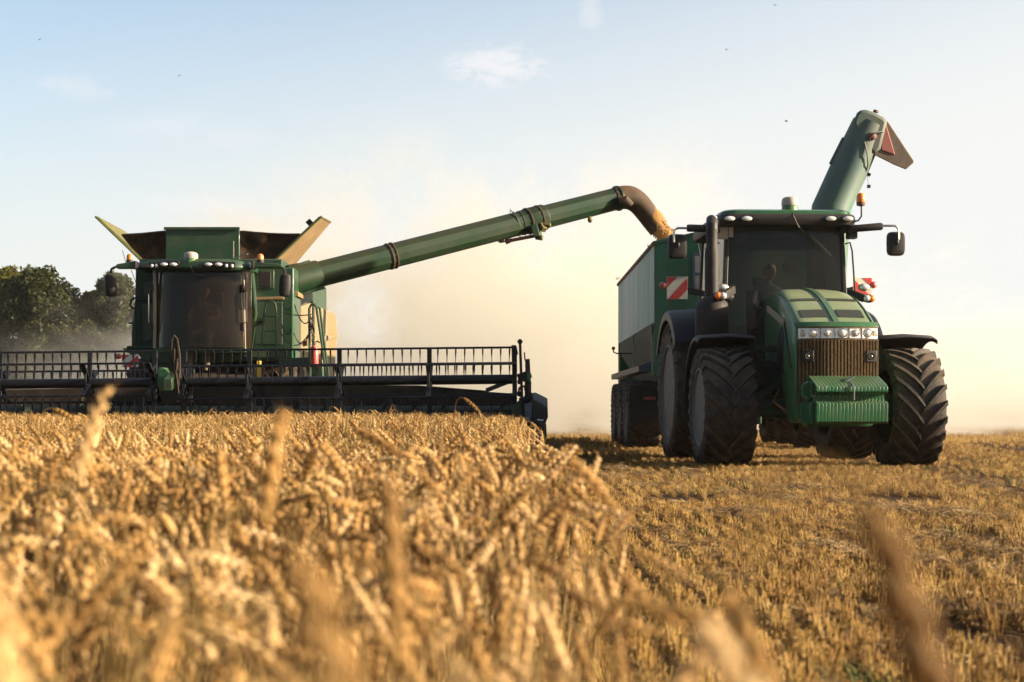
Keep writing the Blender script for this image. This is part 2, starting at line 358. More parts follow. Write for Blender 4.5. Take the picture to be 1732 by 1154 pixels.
# hood
ST = [(-1.24,.49,1.835,.78), (-1.16,.515,1.875,.64), (-1.0,.525,1.955,.60), (-.8,.525,2.06,.60), (-.62,.52,2.14,.66), (-.45,.515,2.21,.95), (-.2,.50,2.29,1.25), (0,.48,2.345,1.32), (.25,.45,2.39,1.35), (.5,.40,2.42,1.35), (1.1,.32,2.43,1.35), (1.72,.30,2.41,1.35)]
def hz(x, y):
    y = max(min(y, 1.72), -1.24)
    for a, b in zip(ST, ST[1:]):
        if a[0] <= y <= b[0]:
            t = (y-a[0])/(b[0]-a[0]); w_ = a[1]+(b[1]-a[1])*t; z = a[2]+(b[2]-a[2])*t; zb = a[3]+(b[3]-a[3])*t
            u = min(abs(x)/w_, 1); return z - .015*u*u - .055*u**20, w_, zb
us = [-1, -.985, -.95, -.85, -.7, -.5, -.25, 0, .25, .5, .7, .85, .95, .985, 1]
hood = MB(); rings = []
for st in ST:
    y, w_, z, zb = st; r = []
    for u in us:
        r.append((u*w_, y, hz(u*w_, y)[0]))
    r = [(-w_*.96, y, zb), (-w_*1.0, y, zb+.06), (-w_*1.012, y, (zb+z)/2)] + r + [(w_*1.012, y, (zb+z)/2), (w_, y, zb+.06), (w_*.96, y, zb)]
    rings.append([Vector(p) for p in r])
hood.loft(rings)
hd = hood.build('hood', M['hood_top'], tr, angle=32)
def on_hood(name, mtl, x0, x1, y0, y1, lift=.005, n=6, th=.006, parent=None, skew=0):
    g = []
    for i in range(n+1):
        y = y0+(y1-y0)*i/n
        g.append([Vector((x0+(x1-x0)*j/n+skew*(y-y0), y, hz(x0+(x1-x0)*j/n, y)[0]+lift)) for j in range(n+1)])
    return MB().sheet(g, (0, 0, th)).build(name, mtl, parent or hd)
on_hood('hood_ridge', M['green_tractor'], -.035, .035, -1.2, 1.5, .004, 14, .016)
for s in (-1, 1):
    on_hood('hood_vent', M['mesh_dark'], s*.05, s*.43, -.50, -.42, .004, 6, .008)
    on_hood('mesh_panel', M['mesh_dark'], s*.07, s*.40, -1.02, -.82, .004, 6, .006)
    on_hood('hood_crease', M['green_tractor'], s*.465, s*.485, -1.15, .4, .002, 10, .012)
    # side vent and pale lower moulding
    MB().prism([(-.50, 1.72), (-.40, 1.86), (-.2, 1.80), (-.12, 1.5), (-.25, 1.30), (-.42, 1.22), (-.5, 1.4)], 'x', s*.516, s*.530).build('side_vent', M['black'], hd, .005)
    MB().beam((s*.53, -.55, 1.9), (s*.505, .6, 2.16), .016, .09).build('side_moulding', M['trim'], hd, .004)
    MB().beam((s*.53, -.55, 1.9), (s*.535, -1.0, 1.3), .016, .03).build('panel_seam', M['black'], hd)
# nose: headlight band, grille
def yf(x): return -1.355 + .12*(x/.52)**2
def band(x0, x1, z0, z1, off, n=14, th=.05, lean=0):
    g = [[Vector((x0+(x1-x0)*j/n, yf(x0+(x1-x0)*j/n)+off+lean*i, z0+(z1-z0)*i)) for j in range(n+1)] for i in (0, 1)]
    return MB().sheet(g, (0, th, 0))
band(-.52, .52, 1.805, 1.875, -.022, th=.16, lean=.05).build('nose_lip', M['green_tractor'], tr, .008)
hb = band(-.505, .505, 1.662, 1.80, -.004, th=.12, lean=.01).build('headlight_band', M['lamp'], tr, .006)
band(-.51, .51, 1.795, 1.808, -.012, th=.12).build('lamp_seam', M['rust'], tr)
for x, r, k in ((-.33, .058, 1), (.03, .060, 1), (.36, .058, 1), (-.16, .045, 0), (.20, .045, 0)):
    c = Vector((x, yf(x)-.004, 1.73))
    m_ = MB(); m_.lathe([(r, 0), (r, -.012), (r*.86, -.014), (r*.84, -.004), (.004, -.006)] , c, 'y', 20, cap=False); h_ = m_.build('headlight', M['chrome'], tr)
    MB().ellip(c+Vector((0, -.004, 0)), (r*.80, .02, r*.80), 16, 8).build('lens', M['lamp'], h_)
    if not k:
        MB().box(x-r, x+r, c.y-.022, c.y-.014, 1.724, 1.736).build('lamp_bar', M['lampdim'], h_)
for x in (-.455, .465):
    MB().obox((x, yf(x)-.004, 1.73), (.06, .02, .08), (0,0, .25 if x > 0 else -.25)).build('corner_lamp', M['lampdim'], tr, .008)
for x in (-.245, -.065, .115, .285):
    MB().box(x-.005, x+.005, yf(x)-.012, yf(x)+.02, 1.668, 1.795).build('lamp_divider', M['trim'], hb)
gp = band(-.518, .518, .80, 1.655, .0, th=.10).build('grille', M['grille_dark'], tr, .006)
rb = MB()
for k in range(24):
    x = -.49+.98*k/23
    rb.box(x-.0125, x+.0125, yf(x)-.028, yf(x)+.012, .84, 1.645)
rb.build('grille_slats', M['grille'], gp)
for s in (-1, 1):
    x = s*.40; c = Vector((x, yf(x)-.035, 1.44))
    fr = MB().obox(c, (.14, .04, .14), (0, 0, s*.18)).build('grille_lamp', M['black'], tr, .006)
    MB().lathe([(.045, -.022), (.04, -.034), (.03, -.03), (.004, -.028)], c, 'y', 16).build('lens', M['exhaust'], fr)
    MB().ellip(c+Vector((0, -.03, 0)), (.016, .008, .016), 10, 6).build('bulb', M['lampdim'], fr)
for s in (-1,):
    MB().tube([(s*.505, yf(.505)+.0, .66), (s*.525, yf(.52)-.0, 1.0), (s*.525, yf(.52)-.0, 1.5), (s*.522, yf(.52)+.02, 1.83)], .016, 8).build('nose_frame', M['green_tractor'], tr)
MB().prism([(-.50, .66), (-.40, .56), (.40, .56), (.50, .66), (.50, .84), (-.50, .84)], 'y', -1.33, -1.1).build('nose_skirt', M['green_tractor'], tr, .01)
# front weights
cx = TL(1439, 680, -1.9).x
prof = [(-1.47, 1.15), (-1.56, 1.19), (-1.90, 1.085), (-1.965, 1.05), (-1.97, .99), (-1.93, .965), (-1.80, .955), (-1.80, .875), (-1.93, .872), (-1.97, .85), (-1.97, .625), (-1.93, .60), (-1.5, .60), (-1.47, .64)]
for k in range(20):
    x = cx-.44+.044*k
    MB().prism(prof, 'x', x+.0015, x+.0425).build('front_weight', M['green_tractor'], tr, .0045)
ca = MB(); ca.box(cx-.50, cx-.445, -1.86, -1.4, .60, .86); ca.prism([(-1.47, 1.06), (-1.6, 1.12), (-1.82, 1.10), (-1.82, .92), (-1.6, .86), (-1.47, .9)], 'x', cx-.475, cx-.447)
ca.tube([(cx-.50, -1.75, 1.10), (cx-.55, -1.72, 1.06), (cx-.55, -1.72, .94), (cx-.50, -1.75, .90)], .022, 8)
ca.box(cx-.30, cx+.30, -1.5, -1.2, .58, .74)
ca.build('weight_bracket', M['green_tractor'], tr, .006)
pin = MB(); pin.tube([(cx-.035, -1.72, 1.15), (cx+.05, -1.74, 1.16), (cx+.07, -1.83, 1.17), (cx-.02, -1.84, 1.12), (cx-.035, -1.72, 1.15)], .007, 6); pin.tube([(cx+.02, -1.84, 1.12), (cx+.02, -1.985, 1.06), (cx+.02, -1.985, .89)], .008, 6)
pin.build('weight_pin', M['chrome'], tr)
# chassis, axle
ch = MB(); ch.box(-.27, .27, -1.3, 3.4, .72, 1.30); ch.box(-.34, .34, -.2, 1.4, .95, 1.7); ch.prism([(-.38, .62), (.38, .62), (.3, .95), (-.3, .95)], 'y', -.6, .8)
ch.build('chassis', M['green_dusty'], tr, .02)
ax = MB(); ax.loft([[Vector((x, y_*r, .78+z_*r)) for y_, z_ in ((-1,-1),(1,-1),(1,1),(-1,1))] for x, r in ((-.98, .10), (-.6, .11), (-.3, .17), (.3, .17), (.6, .11), (.98, .10))])
for s in (-1, 1):
    ax.lathe([(.14, s*.86), (.17, s*.92), (.17, s*1.02), (.12, s*1.1)], (0, 0, .8), 'x', 16); ax.beam((s*.3, -.22, .72), (s*.92, -.24, .74), .07, .07); ax.beam((s*.35, .2, 1.2), (s*.8, .1, .9), .09, .09)
ax.build('front_axle', M['green_dusty'], tr, .012)
MB().lathe([(.20, -.9), (.24, -.4), (.28, 0), (.24, .4), (.20, .9)], (0, 3.05, 1.05), 'x', 16).build('rear_axle', M['green_dusty'], tr)
for s in (-1, 1):
    MB().tube([(s*.42, -.3, .72), (s*.62, -.34, .88)], .022, 8).build('steering_ram', M['chrome'], tr)
    MB().tube([(s*.5, -.1, 1.05), (s*.62, -.3, .86), (s*.8, -.3, .78), (s*.95, -.2, .9)], .016, 6).build('hydraulic_hose', M['wire'], tr)
    MB().tube([(s*.36, .1, 1.55), (s*.5, -.2, 1.4), (s*.48, -.25, 1.1), (s*.38, -.2, .9)], .014, 6).build('hydraulic_hose', M['wire'], tr)
    MB().box(min(s*.36, s*.88), max(s*.36, s*.88), .95, 2.0, .95, 1.46).build('fuel_tank', M['black'], tr, .05)
    MB().box(min(s*.34, s*.78), max(s*.34, s*.78), .35, .9, 1.08, 1.42).build('battery_box', M['grey_black'], tr, .03)
    MB().box(min(s*.33, s*1.0), max(s*.33, s*1.0), .3, .5, 1.56, 1.64).build('cab_step_beam', M['green_dusty'], tr, .01)
    st_ = MB()
    for k in range(4): st_.box(min(s*.95, s*1.3), max(s*.95, s*1.3), 1.55, 1.85, .55+.3*k, .58+.3*k)
    st_.beam((s*.95, 1.7, .5), (s*.95, 1.7, 1.6), .3, .03, (0,1,0)); st_.build('cab_steps', M['black'], tr, .006)
# fenders
def fender(cy, cz, r0, a0, a1, xin, xout, mtl, name, lip=.07, n=18):
    s = 1 if xout > 0 else -1; g = []
    for i in range(n+1):
        a = radians(a0+(a1-a0)*i/n); row = []
        for x, dr in ((xin, -.03), (xin+s*.03, 0), ((xin+xout)/2, .025), (xout-s*.05, .005), (xout-s*.005, -.02), (xout, -lip)):
            r = r0+dr; row.append(Vector((x, cy-cos(a)*r, cz+sin(a)*r)))
        g.append(row)
    o = MB().sheet(g, (0, 0, 0.0)); o = MB().sheet(g); me = o.build(name, mtl, tr, angle=50)
    sm = me.modifiers.new('thickness', 'SOLIDIFY'); sm.thickness = .018; sm.offset = 0
    bv = me.modifiers.new('bevel', 'BEVEL'); bv.width = .005; bv.segments = 2; bv.limit_method = 'ANGLE'; bv.angle_limit = radians(50)
    return me
for s in (-1, 1):
    fender(.06, .80, .955, 72, 186, s*.80, s*1.60, M['grey_black'], 'front_fender')
    fr_ = MB(); fr_.beam((s*.55, .1, 1.2), (s*.85, .1, 1.68), .05, .05); fr_.beam((s*.85, -.05, 1.725), (s*1.5, -.05, 1.745), .10, .03)
    fr_.build('fender_bracket', M['black'], tr, .005)
    fender(3.05, 1.05, 1.22, 35, 150, s*.80, s*1.56, M['navy'], 'rear_fender', .14)
    MB().prism([(2.0, 1.6), (2.05, 2.0), (2.4, 2.2), (3.4, 2.28), (3.4, 1.4), (2.2, 1.2)], 'x', s*.79, s*.83).build('fender_inner_panel', M['navy'], tr, .01)
# cab
cb = MB()
zt = 3.44; yA = 1.78
def pill(xb, yb, zb, xt, yt, ztp, wx, wy): cb.loft([[Vector((x+dx*wx/2, y+dy*wy/2, z)) for dx, dy in ((-1,-1),(1,-1),(1,1),(-1,1))] for x, y, z in ((xb, yb, zb), ((xb+xt)/2*1.01, (yb+yt)/2, (zb+ztp)/2), (xt, yt, ztp))])
for s in (-1, 1):
    pill(s*.90, yA, 1.45, s*.84, yA+.05, zt, .065, .10)
    pill(s*.93, 3.0, 1.6, s*.88, 3.0, zt, .06, .09)
    pill(s*.88, 3.95, 2.0, s*.84, 3.85, zt, .07, .09)
    cb.box(min(s*.80, s*.93), max(s*.80, s*.93), yA, 3.95, 1.40, 1.62)
cb.box(-.9, .9, yA-.02, yA+.1, 3.34, 3.46); cb.box(-.9, .9, yA, yA+.07, 1.38, 1.56); cb.box(-.86, .86, 3.85, 3.95, 1.9, 2.1); cb.box(-.85, .85, 3.8, 3.9, 3.3, 3.46)
cabf = cb.build('cab_frame', M['black'], tr, .012)
MB().box(-.9, .9, yA, 3.95, 1.36, 1.44).build('cab_floor', M['interior'], tr)
wsg = [[Vector((x*( .87-.05*t), yA-.03-.06*(1-x*x)+.05*t, 1.56+1.80*t)) for x in (-1, -.75, -.4, 0, .4, .75, 1)] for t in (0, .33, .66, 1)]
MB().sheet(wsg, (0, .006, 0)).build('windscreen', M['glass_tractor'], tr, angle=60)
for s in (-1, 1):
    MB().sheet([[Vector((s*(.91-.05*t), y, 1.62+1.78*t)) for y in (yA+.05, 2.4, 2.96)] for t in (0, 1)], (s*.006, 0, 0)).build('door_glass', M['glass_side'], tr)
    MB().sheet([[Vector((s*(.90-.05*t), y, 2.0+1.4*t)) for y in (3.05, 3.5, 3.88)] for t in (0, 1)], (s*.006, 0, 0)).build('side_glass', M['glass_side'], tr)
    MB().tube([(s*.93, 1.95, 3.2), (s*1.0, 1.94, 3.22), (s*1.03, 1.93, 3.1), (s*1.07, 1.92, 2.5), (s*1.07, 1.92, 2.38), (s*.96, 1.93, 2.34)], .013, 8).build('grab_rail', M['black'], tr)
MB().sheet([[Vector((x, 3.93-.04*t, 2.1+1.2*t)) for x in (-.84, 0, .84)] for t in (0, 1)], (0, .006, 0)).build('rear_window', M['glass_side'], tr)
# roof
def slab(zs, n=28):
    rings = []
    for z, hw_, y0, y1, rad in zs:
        r = []; 
        for sx, sy in ((-1,-1), (1,-1), (1,1), (-1,1)):
            for k in range(7):
                a = {(-1,-1): pi, (1,-1): 1.5*pi, (1,1): 0, (-1,1): .5*pi}[(sx, sy)] + k/6*pi/2
                cxx = sx*(hw_-rad); cyy = (y0+rad if sy < 0 else y1-rad)
                r.append(Vector((cxx+cos(a)*rad, cyy+sin(a)*rad, z)))
        rings.append(r)
    return rings
rf = MB().loft(slab([(3.41, .93, 1.62, 4.0, .16), (3.43, .99, 1.52, 4.06, .2), (3.50, 1.015, 1.48, 4.1, .22), (3.565, 1.0, 1.49, 4.08, .22), (3.585, .985, 1.51, 4.05, .22)])).build('roof', M['black'], tr, angle=45)
MB().loft(slab([(3.588, .965, 1.53, 4.0, .22), (3.63, .955, 1.54, 3.98, .22), (3.655, .90, 1.60, 3.9, .2), (3.665, .7, 1.8, 3.7, .2)])).build('roof_cap', M['green_tractor'], rf, angle=45)
for px in (1234, 1263, 1405, 1434):
    q = TL(px, 370, 1.47); 
    h_ = MB().ellip((q.x, 1.478, q.z), (.088, .03, .046), 20, 8).build('work_light', M['black'], tr)
    MB().ellip((q.x, 1.462, q.z), (.076, .025, .035), 20, 8).build('lens', M['lamp'], h_)
q = TL(1209, 370, 1.55); MB().ellip((q.x, 1.54, q.z), (.035, .03, .042), 14, 8).build('side_lamp', M['lamp'], tr)
q = TL(1336, 357, 1.7)
gr = MB().lathe([(.10, 0), (.118, .02), (.118, .10), (.112, .115)], (q.x, q.y, 3.60), 'z', 28).build('gps_base', M['domegreen'], tr)
MB().lathe([(.116, .118), (.122, .14), (.12, .20), (.10, .235), (.06, .25), (.01, .254)], (q.x, q.y, 3.60), 'z', 28).build('gps_dome', M['dome'], gr)
MB().tube([TL(1341, 357, 1.58), TL(1342, 366, 1.46), TL(1350, 383, 1.50), TL(1362, 395, 1.62)], .010, 8).build('gps_cable', M['wire'], tr)
wp = MB(); wp.tube([TL(1356, 388, 1.70), TL(1375, 405, 1.67), TL(1395, 422, 1.67)], .010, 6); wp.tube([TL(1356, 386, 1.68), TL(1385, 411, 1.66), TL(1407, 434, 1.67)], .006, 6); wp.build('wiper', M['black'], tr)
# beacon on bent tube
b0 = TL(1439, 377, 1.55)
bt = MB().tube([b0, TL(1452, 373, 1.55), TL(1457, 366, 1.55), TL(1457, 348, 1.55)], .013, 8); bt.lathe([(.03, 0), (.03, .02)], TL(1456, 349, 1.55), 'z', 12); bt.build('beacon_arm', M['black'], tr)
q = TL(1456, 348, 1.55)
bo = MB().lathe([(.055, 0), (.063, .015), (.063, .05)], q, 'z', 20).build('beacon_base', M['rust'], tr)
MB().lathe([(.062, .05), (.066, .08), (.062, .13), (.045, .17), (.015, .185)], q, 'z', 20).build('beacon_lens', M['amber'], bo)
# mirrors
for sd_, (ax0, ax1), tubep, head, tilt in ((-1, ((1210, 387), (1162, 386)), [(1162, 386), (1146, 386), (1140, 390), (1140, 410)], (1129, 1162, 396, 438), .0),
                                    (1, ((1432, 388), (1492, 383)), [(1492, 382), (1514, 382), (1520, 388), (1520, 405)], (1500, 1531, 392, 433), -.06)):
    y0 = 1.62
    a = TL(ax0[0], ax0[1], y0); b = TL(ax1[0], ax1[1], y0)
    am = MB(); am.tube([a, a+(b-a)*.04, b-(b-a)*.06, b], [.04, .052, .055, .048], 12); am.tube([a+Vector((-.05*sd_, .1, -.02)), a], .05, 8)
    am = am.build('mirror_arm', M['black'], tr, angle=50)
    MB().tube([TL(p_[0], p_[1], y0) for p_ in tubep], .017, 8).build('mirror_tube', M['chrome'], am)
    c0 = TL((head[0]+head[1])/2, (head[2]+head[3])/2, y0+.08); wd = (head[1]-head[0])/117; ht = (head[3]-head[2])/117
    mh = MB(); rings = []
    for yy, sc_ in ((-.06, .70), (-.05, .9), (0, 1), (.035, 1)):
        r = []
        for k in range(24):
            t = 2*pi*k/24; e = 4.5
            r.append(c0+Vector((wd/2*sc_*math.copysign(abs(cos(t))**(2/e), cos(t)), yy, ht/2*sc_*math.copysign(abs(sin(t))**(2/e), sin(t)))))
        rings.append(r)
    mh.M = None; mh.loft(rings); mo = mh.build('mirror_housing', M['black'], am, angle=50)
    MB().ellip(c0+Vector((0, -.065, .02)), (.03, .02, .05), 10, 6).build('mirror_clamp', M['grey_black'], mo)
    MB().box(c0.x-wd*.42, c0.x+wd*.42, c0.y+.036, c0.y+.04, c0.z-ht*.42, c0.z+ht*.42).build('mirror_glass', M['chrome'], mo)
MB().ellip(TL(1204, 385, 1.55), (.075, .07, .085), 14, 10).build('mirror_pivot', M['black'], tr)
bk = MB(); q = TL(1228, 395, 1.7); bk.box(q.x-.12, q.x+.03, q.y-.02, q.y+.05, q.z-.08, q.z+.09); bk.box(q.x+.035, q.x+.10, q.y-.03, q.y-.02, q.z-.06, q.z+.12); bk.build('mirror_bracket', M['trim'], tr, .006)
bk = MB(); q = TL(1440, 397, 1.7); bk.box(q.x-.06, q.x+.08, q.y-.05, q.y+.1, q.z-.06, q.z+.14); bk.build('mirror_bracket', M['black'], tr, .01)
# exhaust
e = TL(1204, 505, 1.0); ex = MB()
def ez(py): return TL(1204, py, 1.0).z
ex.lathe([(.20, ez(575)), (.235, ez(568)), (.235, ez(521)), (.215, ez(512)), (.100, ez(501)), (.100, ez(430)), (.095, ez(424)), (.080, ez(418)), (.080, ez(395)), (.088, ez(388))], (e.x, e.y, 0), 'z', 32)
ex.build('exhaust_stack', M['exhaust'], tr, angle=40)
MB().tube([(e.x, e.y, ez(392)), (e.x, e.y, ez(381)), (e.x+.02, e.y+.05, ez(374)), (e.x+.02, e.y+.16, ez(370))], [.085, .085, .08, .075], 16).build('exhaust_tip', M['black'], tr)
MB().box(e.x-.1, e.x+.6, e.y-.02, e.y+.3, 1.50, 1.62).build('exhaust_bracket', M['grey_black'], tr, .02)
# lights at the cab corners
for px, py, sgn, yy in ((1213, 503, -1, 1.0), (1470, 505, 1, 1.7)):
    q = TL(px, py, yy)-Vector((0, .26 if sgn < 0 else 0, 0)); h_ = MB().ellip(q+Vector((0, .03, 0)), (.10, .06, .062), 20, 10).build('turn_signal', M['black'], tr)
    MB().ellip(q+Vector((sgn*.032, -.012, 0)), (.055, .04, .05), 16, 8).build('amber_lens', M['amber'], h_)
    MB().ellip(q+Vector((-sgn*.035, -.018, 0)), (.05, .04, .047), 16, 8).build('clear_lens', M['lamp'], h_)
    MB().beam(q+Vector((-sgn*.05, .04, 0)), (sgn*.88, yy+.15, q.z+.12), .09, .12).build('signal_arm', M['black'], tr, .02)
for px, py, yy in ((1224, 487, 1.3), (1462, 486, 1.6)):
    q = TL(px, py, yy); h_ = MB().ellip(q+Vector((0, .03, 0)), (.088, .06, .055), 18, 10).build('cab_headlamp', M['trim'], tr)
    MB().ellip(q+Vector((0, -.012, 0)), (.078, .04, .046), 18, 8).build('lens', M['lamp'], h_)
MB().ellip(TL(1229, 502, 1.3), (.11, .09, .07), 14, 8).build('lamp_mount', M['grey_black'], tr)
# striped warning boards with lamps
def stripes(mb, x0, x1, z0, z1, y, sgn, n=48):
    """diagonal red bands as solid strips cut to the board, 3 mm proud"""
    def clip(poly, a, b, c):           # keep a*x+b*z<=c
        o_ = []
        for i in range(len(poly)):
            p_, q_ = poly[i], poly[(i+1) % len(poly)]; fp = a*p_[0]+b*p_[1]-c; fq = a*q_[0]+b*q_[1]-c
            if fp <= 0: o_.append(p_)
            if fp*fq < 0: t = fp/(fp-fq); o_.append((p_[0]+(q_[0]-p_[0])*t, p_[1]+(q_[1]-p_[1])*t))
        return o_
    wd = x1-x0
    for k0, k1 in ((-1.01, -.5), (.05, .57)):        # band between u-v = k0 and k1 (mirrored on the other side)
        poly = [(0,0), (1,0), (1,1), (0,1)]
        if sgn > 0: poly = clip(clip(poly, 1, -1, k1), -1, 1, -k0)
        else: poly = clip(clip(poly, -1, -1, k1-1), 1, 1, 1-k0)
        if len(poly) > 2: mb.prism([(x0+u*wd, z0+v*(z1-z0)) for u, v in poly], 'y', y-.004, y)
for px0, px1, py0, py1, yy, sgn, lpx in ((1128, 1163, 468, 506, 2.5, 1, 1121), (1443, 1475, 470, 502, 2.6, -1, 1477)):
    a = TL(px0, py1, yy); b = TL(px1, py0, yy)
    bd = MB().box(a.x, b.x, yy, yy+.015, a.z, b.z).build('warning_board', M['white'], tr, .003)
    sm_ = MB(); stripes(sm_, a.x+.003, b.x-.003, a.z+.003, b.z-.003, yy, sgn); sm_.build('red_stripes', M['red'], bd)
    q = TL(lpx, (py0+py1)/2-4, yy+.02); MB().ellip(q, (.055, .04, .055), 14, 8).build('marker_lamp', M['redlens'], bd)
    sx = -1 if sgn > 0 else 1
    MB().beam(((a.x+b.x)/2, yy+.04, (a.z+b.z)/2), (sx*.95, yy+.1, (a.z+b.z)/2-.10), .03, .09).build('board_arm', M['navy'], tr, .006)
# interior
it = MB(); it.box(-.25, .25, 2.9, 3.4, 1.75, 2.0); it.box(-.24, .24, 3.38, 3.5, 1.95, 2.65); it.box(-.14, .14, 3.4, 3.48, 2.68, 2.85)
it.build('seat', M['seat'], tr, .05)
sw = MB(); cen = Vector((-.02, 2.45, 2.22)); mrot = Euler((radians(-32), 0, 0)).to_matrix()
sw.tube([cen + mrot @ Vector((cos(2*pi*k/28)*.21, sin(2*pi*k/28)*.21, 0)) for k in range(28)], .014, 8, closed=True)
for k in range(3): sw.tube([cen, cen + mrot @ Vector((cos(2*pi*k/3+.5)*.2, sin(2*pi*k/3+.5)*.2, 0))], .012, 6)
sw.tube([cen, (0, 2.2, 1.5)], .05, 8); sw.build('steering_wheel', M['interior'], tr)
MB().box(-.2, .2, 1.95, 2.2, 1.42, 2.05).build('dashboard', M['interior'], tr, .05)
MB().ellip((.40, 2.5, 2.22), (.20, .06, .20), 16, 8).build('passenger_seat', M['seat'], tr)
MB().box(.30, .62, 2.7, 3.3, 1.7, 2.15).build('armrest_console', M['interior'], tr, .04)
MB().lathe([(.13, 0), (.13, .05), (.05, .08)], (.30, 2.7, 2.95), 'y', 18).build('roof_fan', M['interior'], tr)
MB().box(-.5, .5, 1.95, 2.0, 3.1, 3.3).build('sun_visor', M['interior'], tr, .01)
# ------------------------------------------------------------------ driver
def skin_body(name, nodes, edges, mtl, parent=None, loc=(0,0,0), sub=2, root=0):
    me = bpy.data.meshes.new(name); me.from_pydata([Vector(n_[0]) for n_ in nodes], edges, [])
    o = bpy.data.objects.new(name, me); COL.objects.link(o)
    o.location = loc
    sk = o.modifiers.new('skin', 'SKIN')
    for i, n_ in enumerate(nodes):
        r = n_[1]; me.skin_vertices[0].data[i].radius = (r, r) if not isinstance(r, tuple) else r
    me.skin_vertices[0].data[root].use_root = True
    sb = o.modifiers.new('smooth', 'SUBSURF'); sb.levels = sub; sb.render_levels = sub
    sk.use_smooth_shade = True
    me.materials.append(mtl)
    if parent is not None: o.parent = parent
    return o
def seated_driver(Tm, shirt, label, yawdeg):
    # coordinates in the tractor's frame, turned into world below
    T_ = lambda p: tuple(Tm @ Vector(p))
    N_ = [((0, 3.10, 2.10), (.16, .13)), ((0, 3.06, 2.28), (.145, .11)), ((0, 3.0, 2.48), (.165, .12)), ((0, 2.98, 2.60), (.13, .10)), ((.0, 2.95, 2.70), (.058, .058)), ((.01, 2.92, 2.76), (.056, .056)),
          ((-.20, 2.98, 2.58), (.075, .07)), ((-.27, 2.86, 2.36), (.052, .05)), ((-.20, 2.62, 2.28), (.04, .038)),
          ((.20, 2.98, 2.58), (.075, .07)), ((.28, 2.84, 2.38), (.052, .05)), ((.17, 2.62, 2.36), (.04, .038)),
          ((-.11, 2.95, 2.08), (.095, .09)), ((-.15, 2.55, 2.10), (.075, .07)), ((-.15, 2.48, 1.72), (.055, .055)), ((-.15, 2.45, 1.52), (.045, .045)), ((-.15, 2.30, 1.47), (.045, .035)),
          ((.11, 2.95, 2.08), (.095, .09)), ((.15, 2.55, 2.10), (.075, .07)), ((.15, 2.48, 1.72), (.055, .055)), ((.15, 2.45, 1.52), (.045, .045)), ((.15, 2.30, 1.47), (.045, .035))]
    E_ = [(0,1),(1,2),(2,3),(3,4),(4,5),(3,6),(6,7),(7,8),(3,9),(9,10),(10,11),(0,12),(12,13),(13,14),(14,15),(15,16),(0,17),(17,18),(18,19),(19,20),(20,21)]
    for side, wi in ((-1, 8), (1, 11)):
        wp_ = Vector(N_[wi][0]); rim_ = Vector((side*.17, 2.50, wp_.z-.0))
        palm = wp_ + Vector((0, -.07, .0)); b0_ = len(N_); N_.append((tuple(palm), (.038, .018))); E_.append((wi, b0_))
        for k in range(4):
            base = palm + Vector(((k-1.5)*.018, -.035, .004)); ln_ = (.030, .034, .032, .025)[k]
            i0 = len(N_); N_.append((tuple(base), .0095)); N_.append((tuple(base+Vector((0, -ln_, -.012))), .009)); N_.append((tuple(base+Vector((0, -ln_*1.3, -.035))), .0085)); N_.append((tuple(base+Vector((0, -ln_*.7, -.052))), .008))
            E_.extend([(b0_, i0), (i0, i0+1), (i0+1, i0+2), (i0+2, i0+3)])
        i0 = len(N_); tb = palm + Vector((-side*.035, .0, .0)); N_.append((tuple(tb), .012)); N_.append((tuple(tb+Vector((-side*.018, -.03, -.008))), .010)); N_.append((tuple(tb+Vector((-side*.010, -.055, -.02))), .009))
        E_.extend([(b0_, i0), (i0, i0+1), (i0+1, i0+2)])
    base = Vector(T_((0, 3.1, 2.02)))
    nodes = [(tuple(Vector(T_(p))-base), r) for p, r in N_]
    body = skin_body('person', nodes, E_, shirt, None, base, 2, 0)
    body.data.materials.append(M['skin'])
    tag(body, label, 'person')
    body['_w'] = list(base)
    # head: shaped, turned to the right of the picture
    hc = Vector((.02, 2.90, 2.865)); yaw = Matrix.Rotation(radians(yawdeg), 3, 'Z')
    hm = MB(); rings = []; n = 24
    for j in range(15):
        v = j/14; z = -.125+.25*v
        hr = math.sqrt(max(0.0004, 1-((v-.56)/.57)**2)) if v < .99 else .06
        wdx = .076*hr*(1-.18*max(0, .45-v)/.45); dpt = .097*hr
        ring = []
        for k in range(n):
            t = 2*pi*k/n; x = wdx*cos(t); y = dpt*sin(t)
            if y < 0:
                f_ = max(0, -sin(t))**6
                y -= f_*(.022*math.exp(-((v-.42)/.07)**2) + .006*math.exp(-((v-.26)/.05)**2) + .010*math.exp(-((v-.10)/.06)**2))
                y += .012*math.exp(-((v-.52)/.04)**2)*max(0, 1-abs(abs(cos(t))-.42)/.22)
            ring.append(Tm @ (hc + yaw @ Vector((x, y, z))))
        rings.append(ring)
    hm.loft(rings)
    for s in (-1, 1): hm.ellip(Tm @ (hc + yaw @ Vector((s*.077, .01, -.005))), (.010, .016, .03), 8, 6)
    hm.build('head', M['skin'], body, angle=80)
    fm = MB()
    for s in (-1, 1): fm.ellip(Tm @ (hc + yaw @ Vector((s*.032, -.083, .008))), (.011, .009, .007), 8, 6)
    fm.build('eyes', M['white'], body)
    lp = MB(); lp.ellip(Tm @ (hc + yaw @ Vector((0, -.092, -.062))), (.024, .008, .007), 10, 6); lp.build('lips', M['redlens'], body)
    hr_ = MB(); rings = []
    for j in range(9):
        v = j/8; a = v*pi/2
        rings.append([Tm @ (hc + yaw @ Vector((.083*cos(a)*cos(t), .012+.096*cos(a)*sin(t), .02+(.03 if sin(t) < -.3 else -.05*max(0, sin(t)))*(1-v)+.112*sin(a)))) for t in [2*pi*k/n for k in range(n)]])
    hr_.loft(rings); hr_.build('hair', M['hair'], body, angle=80)
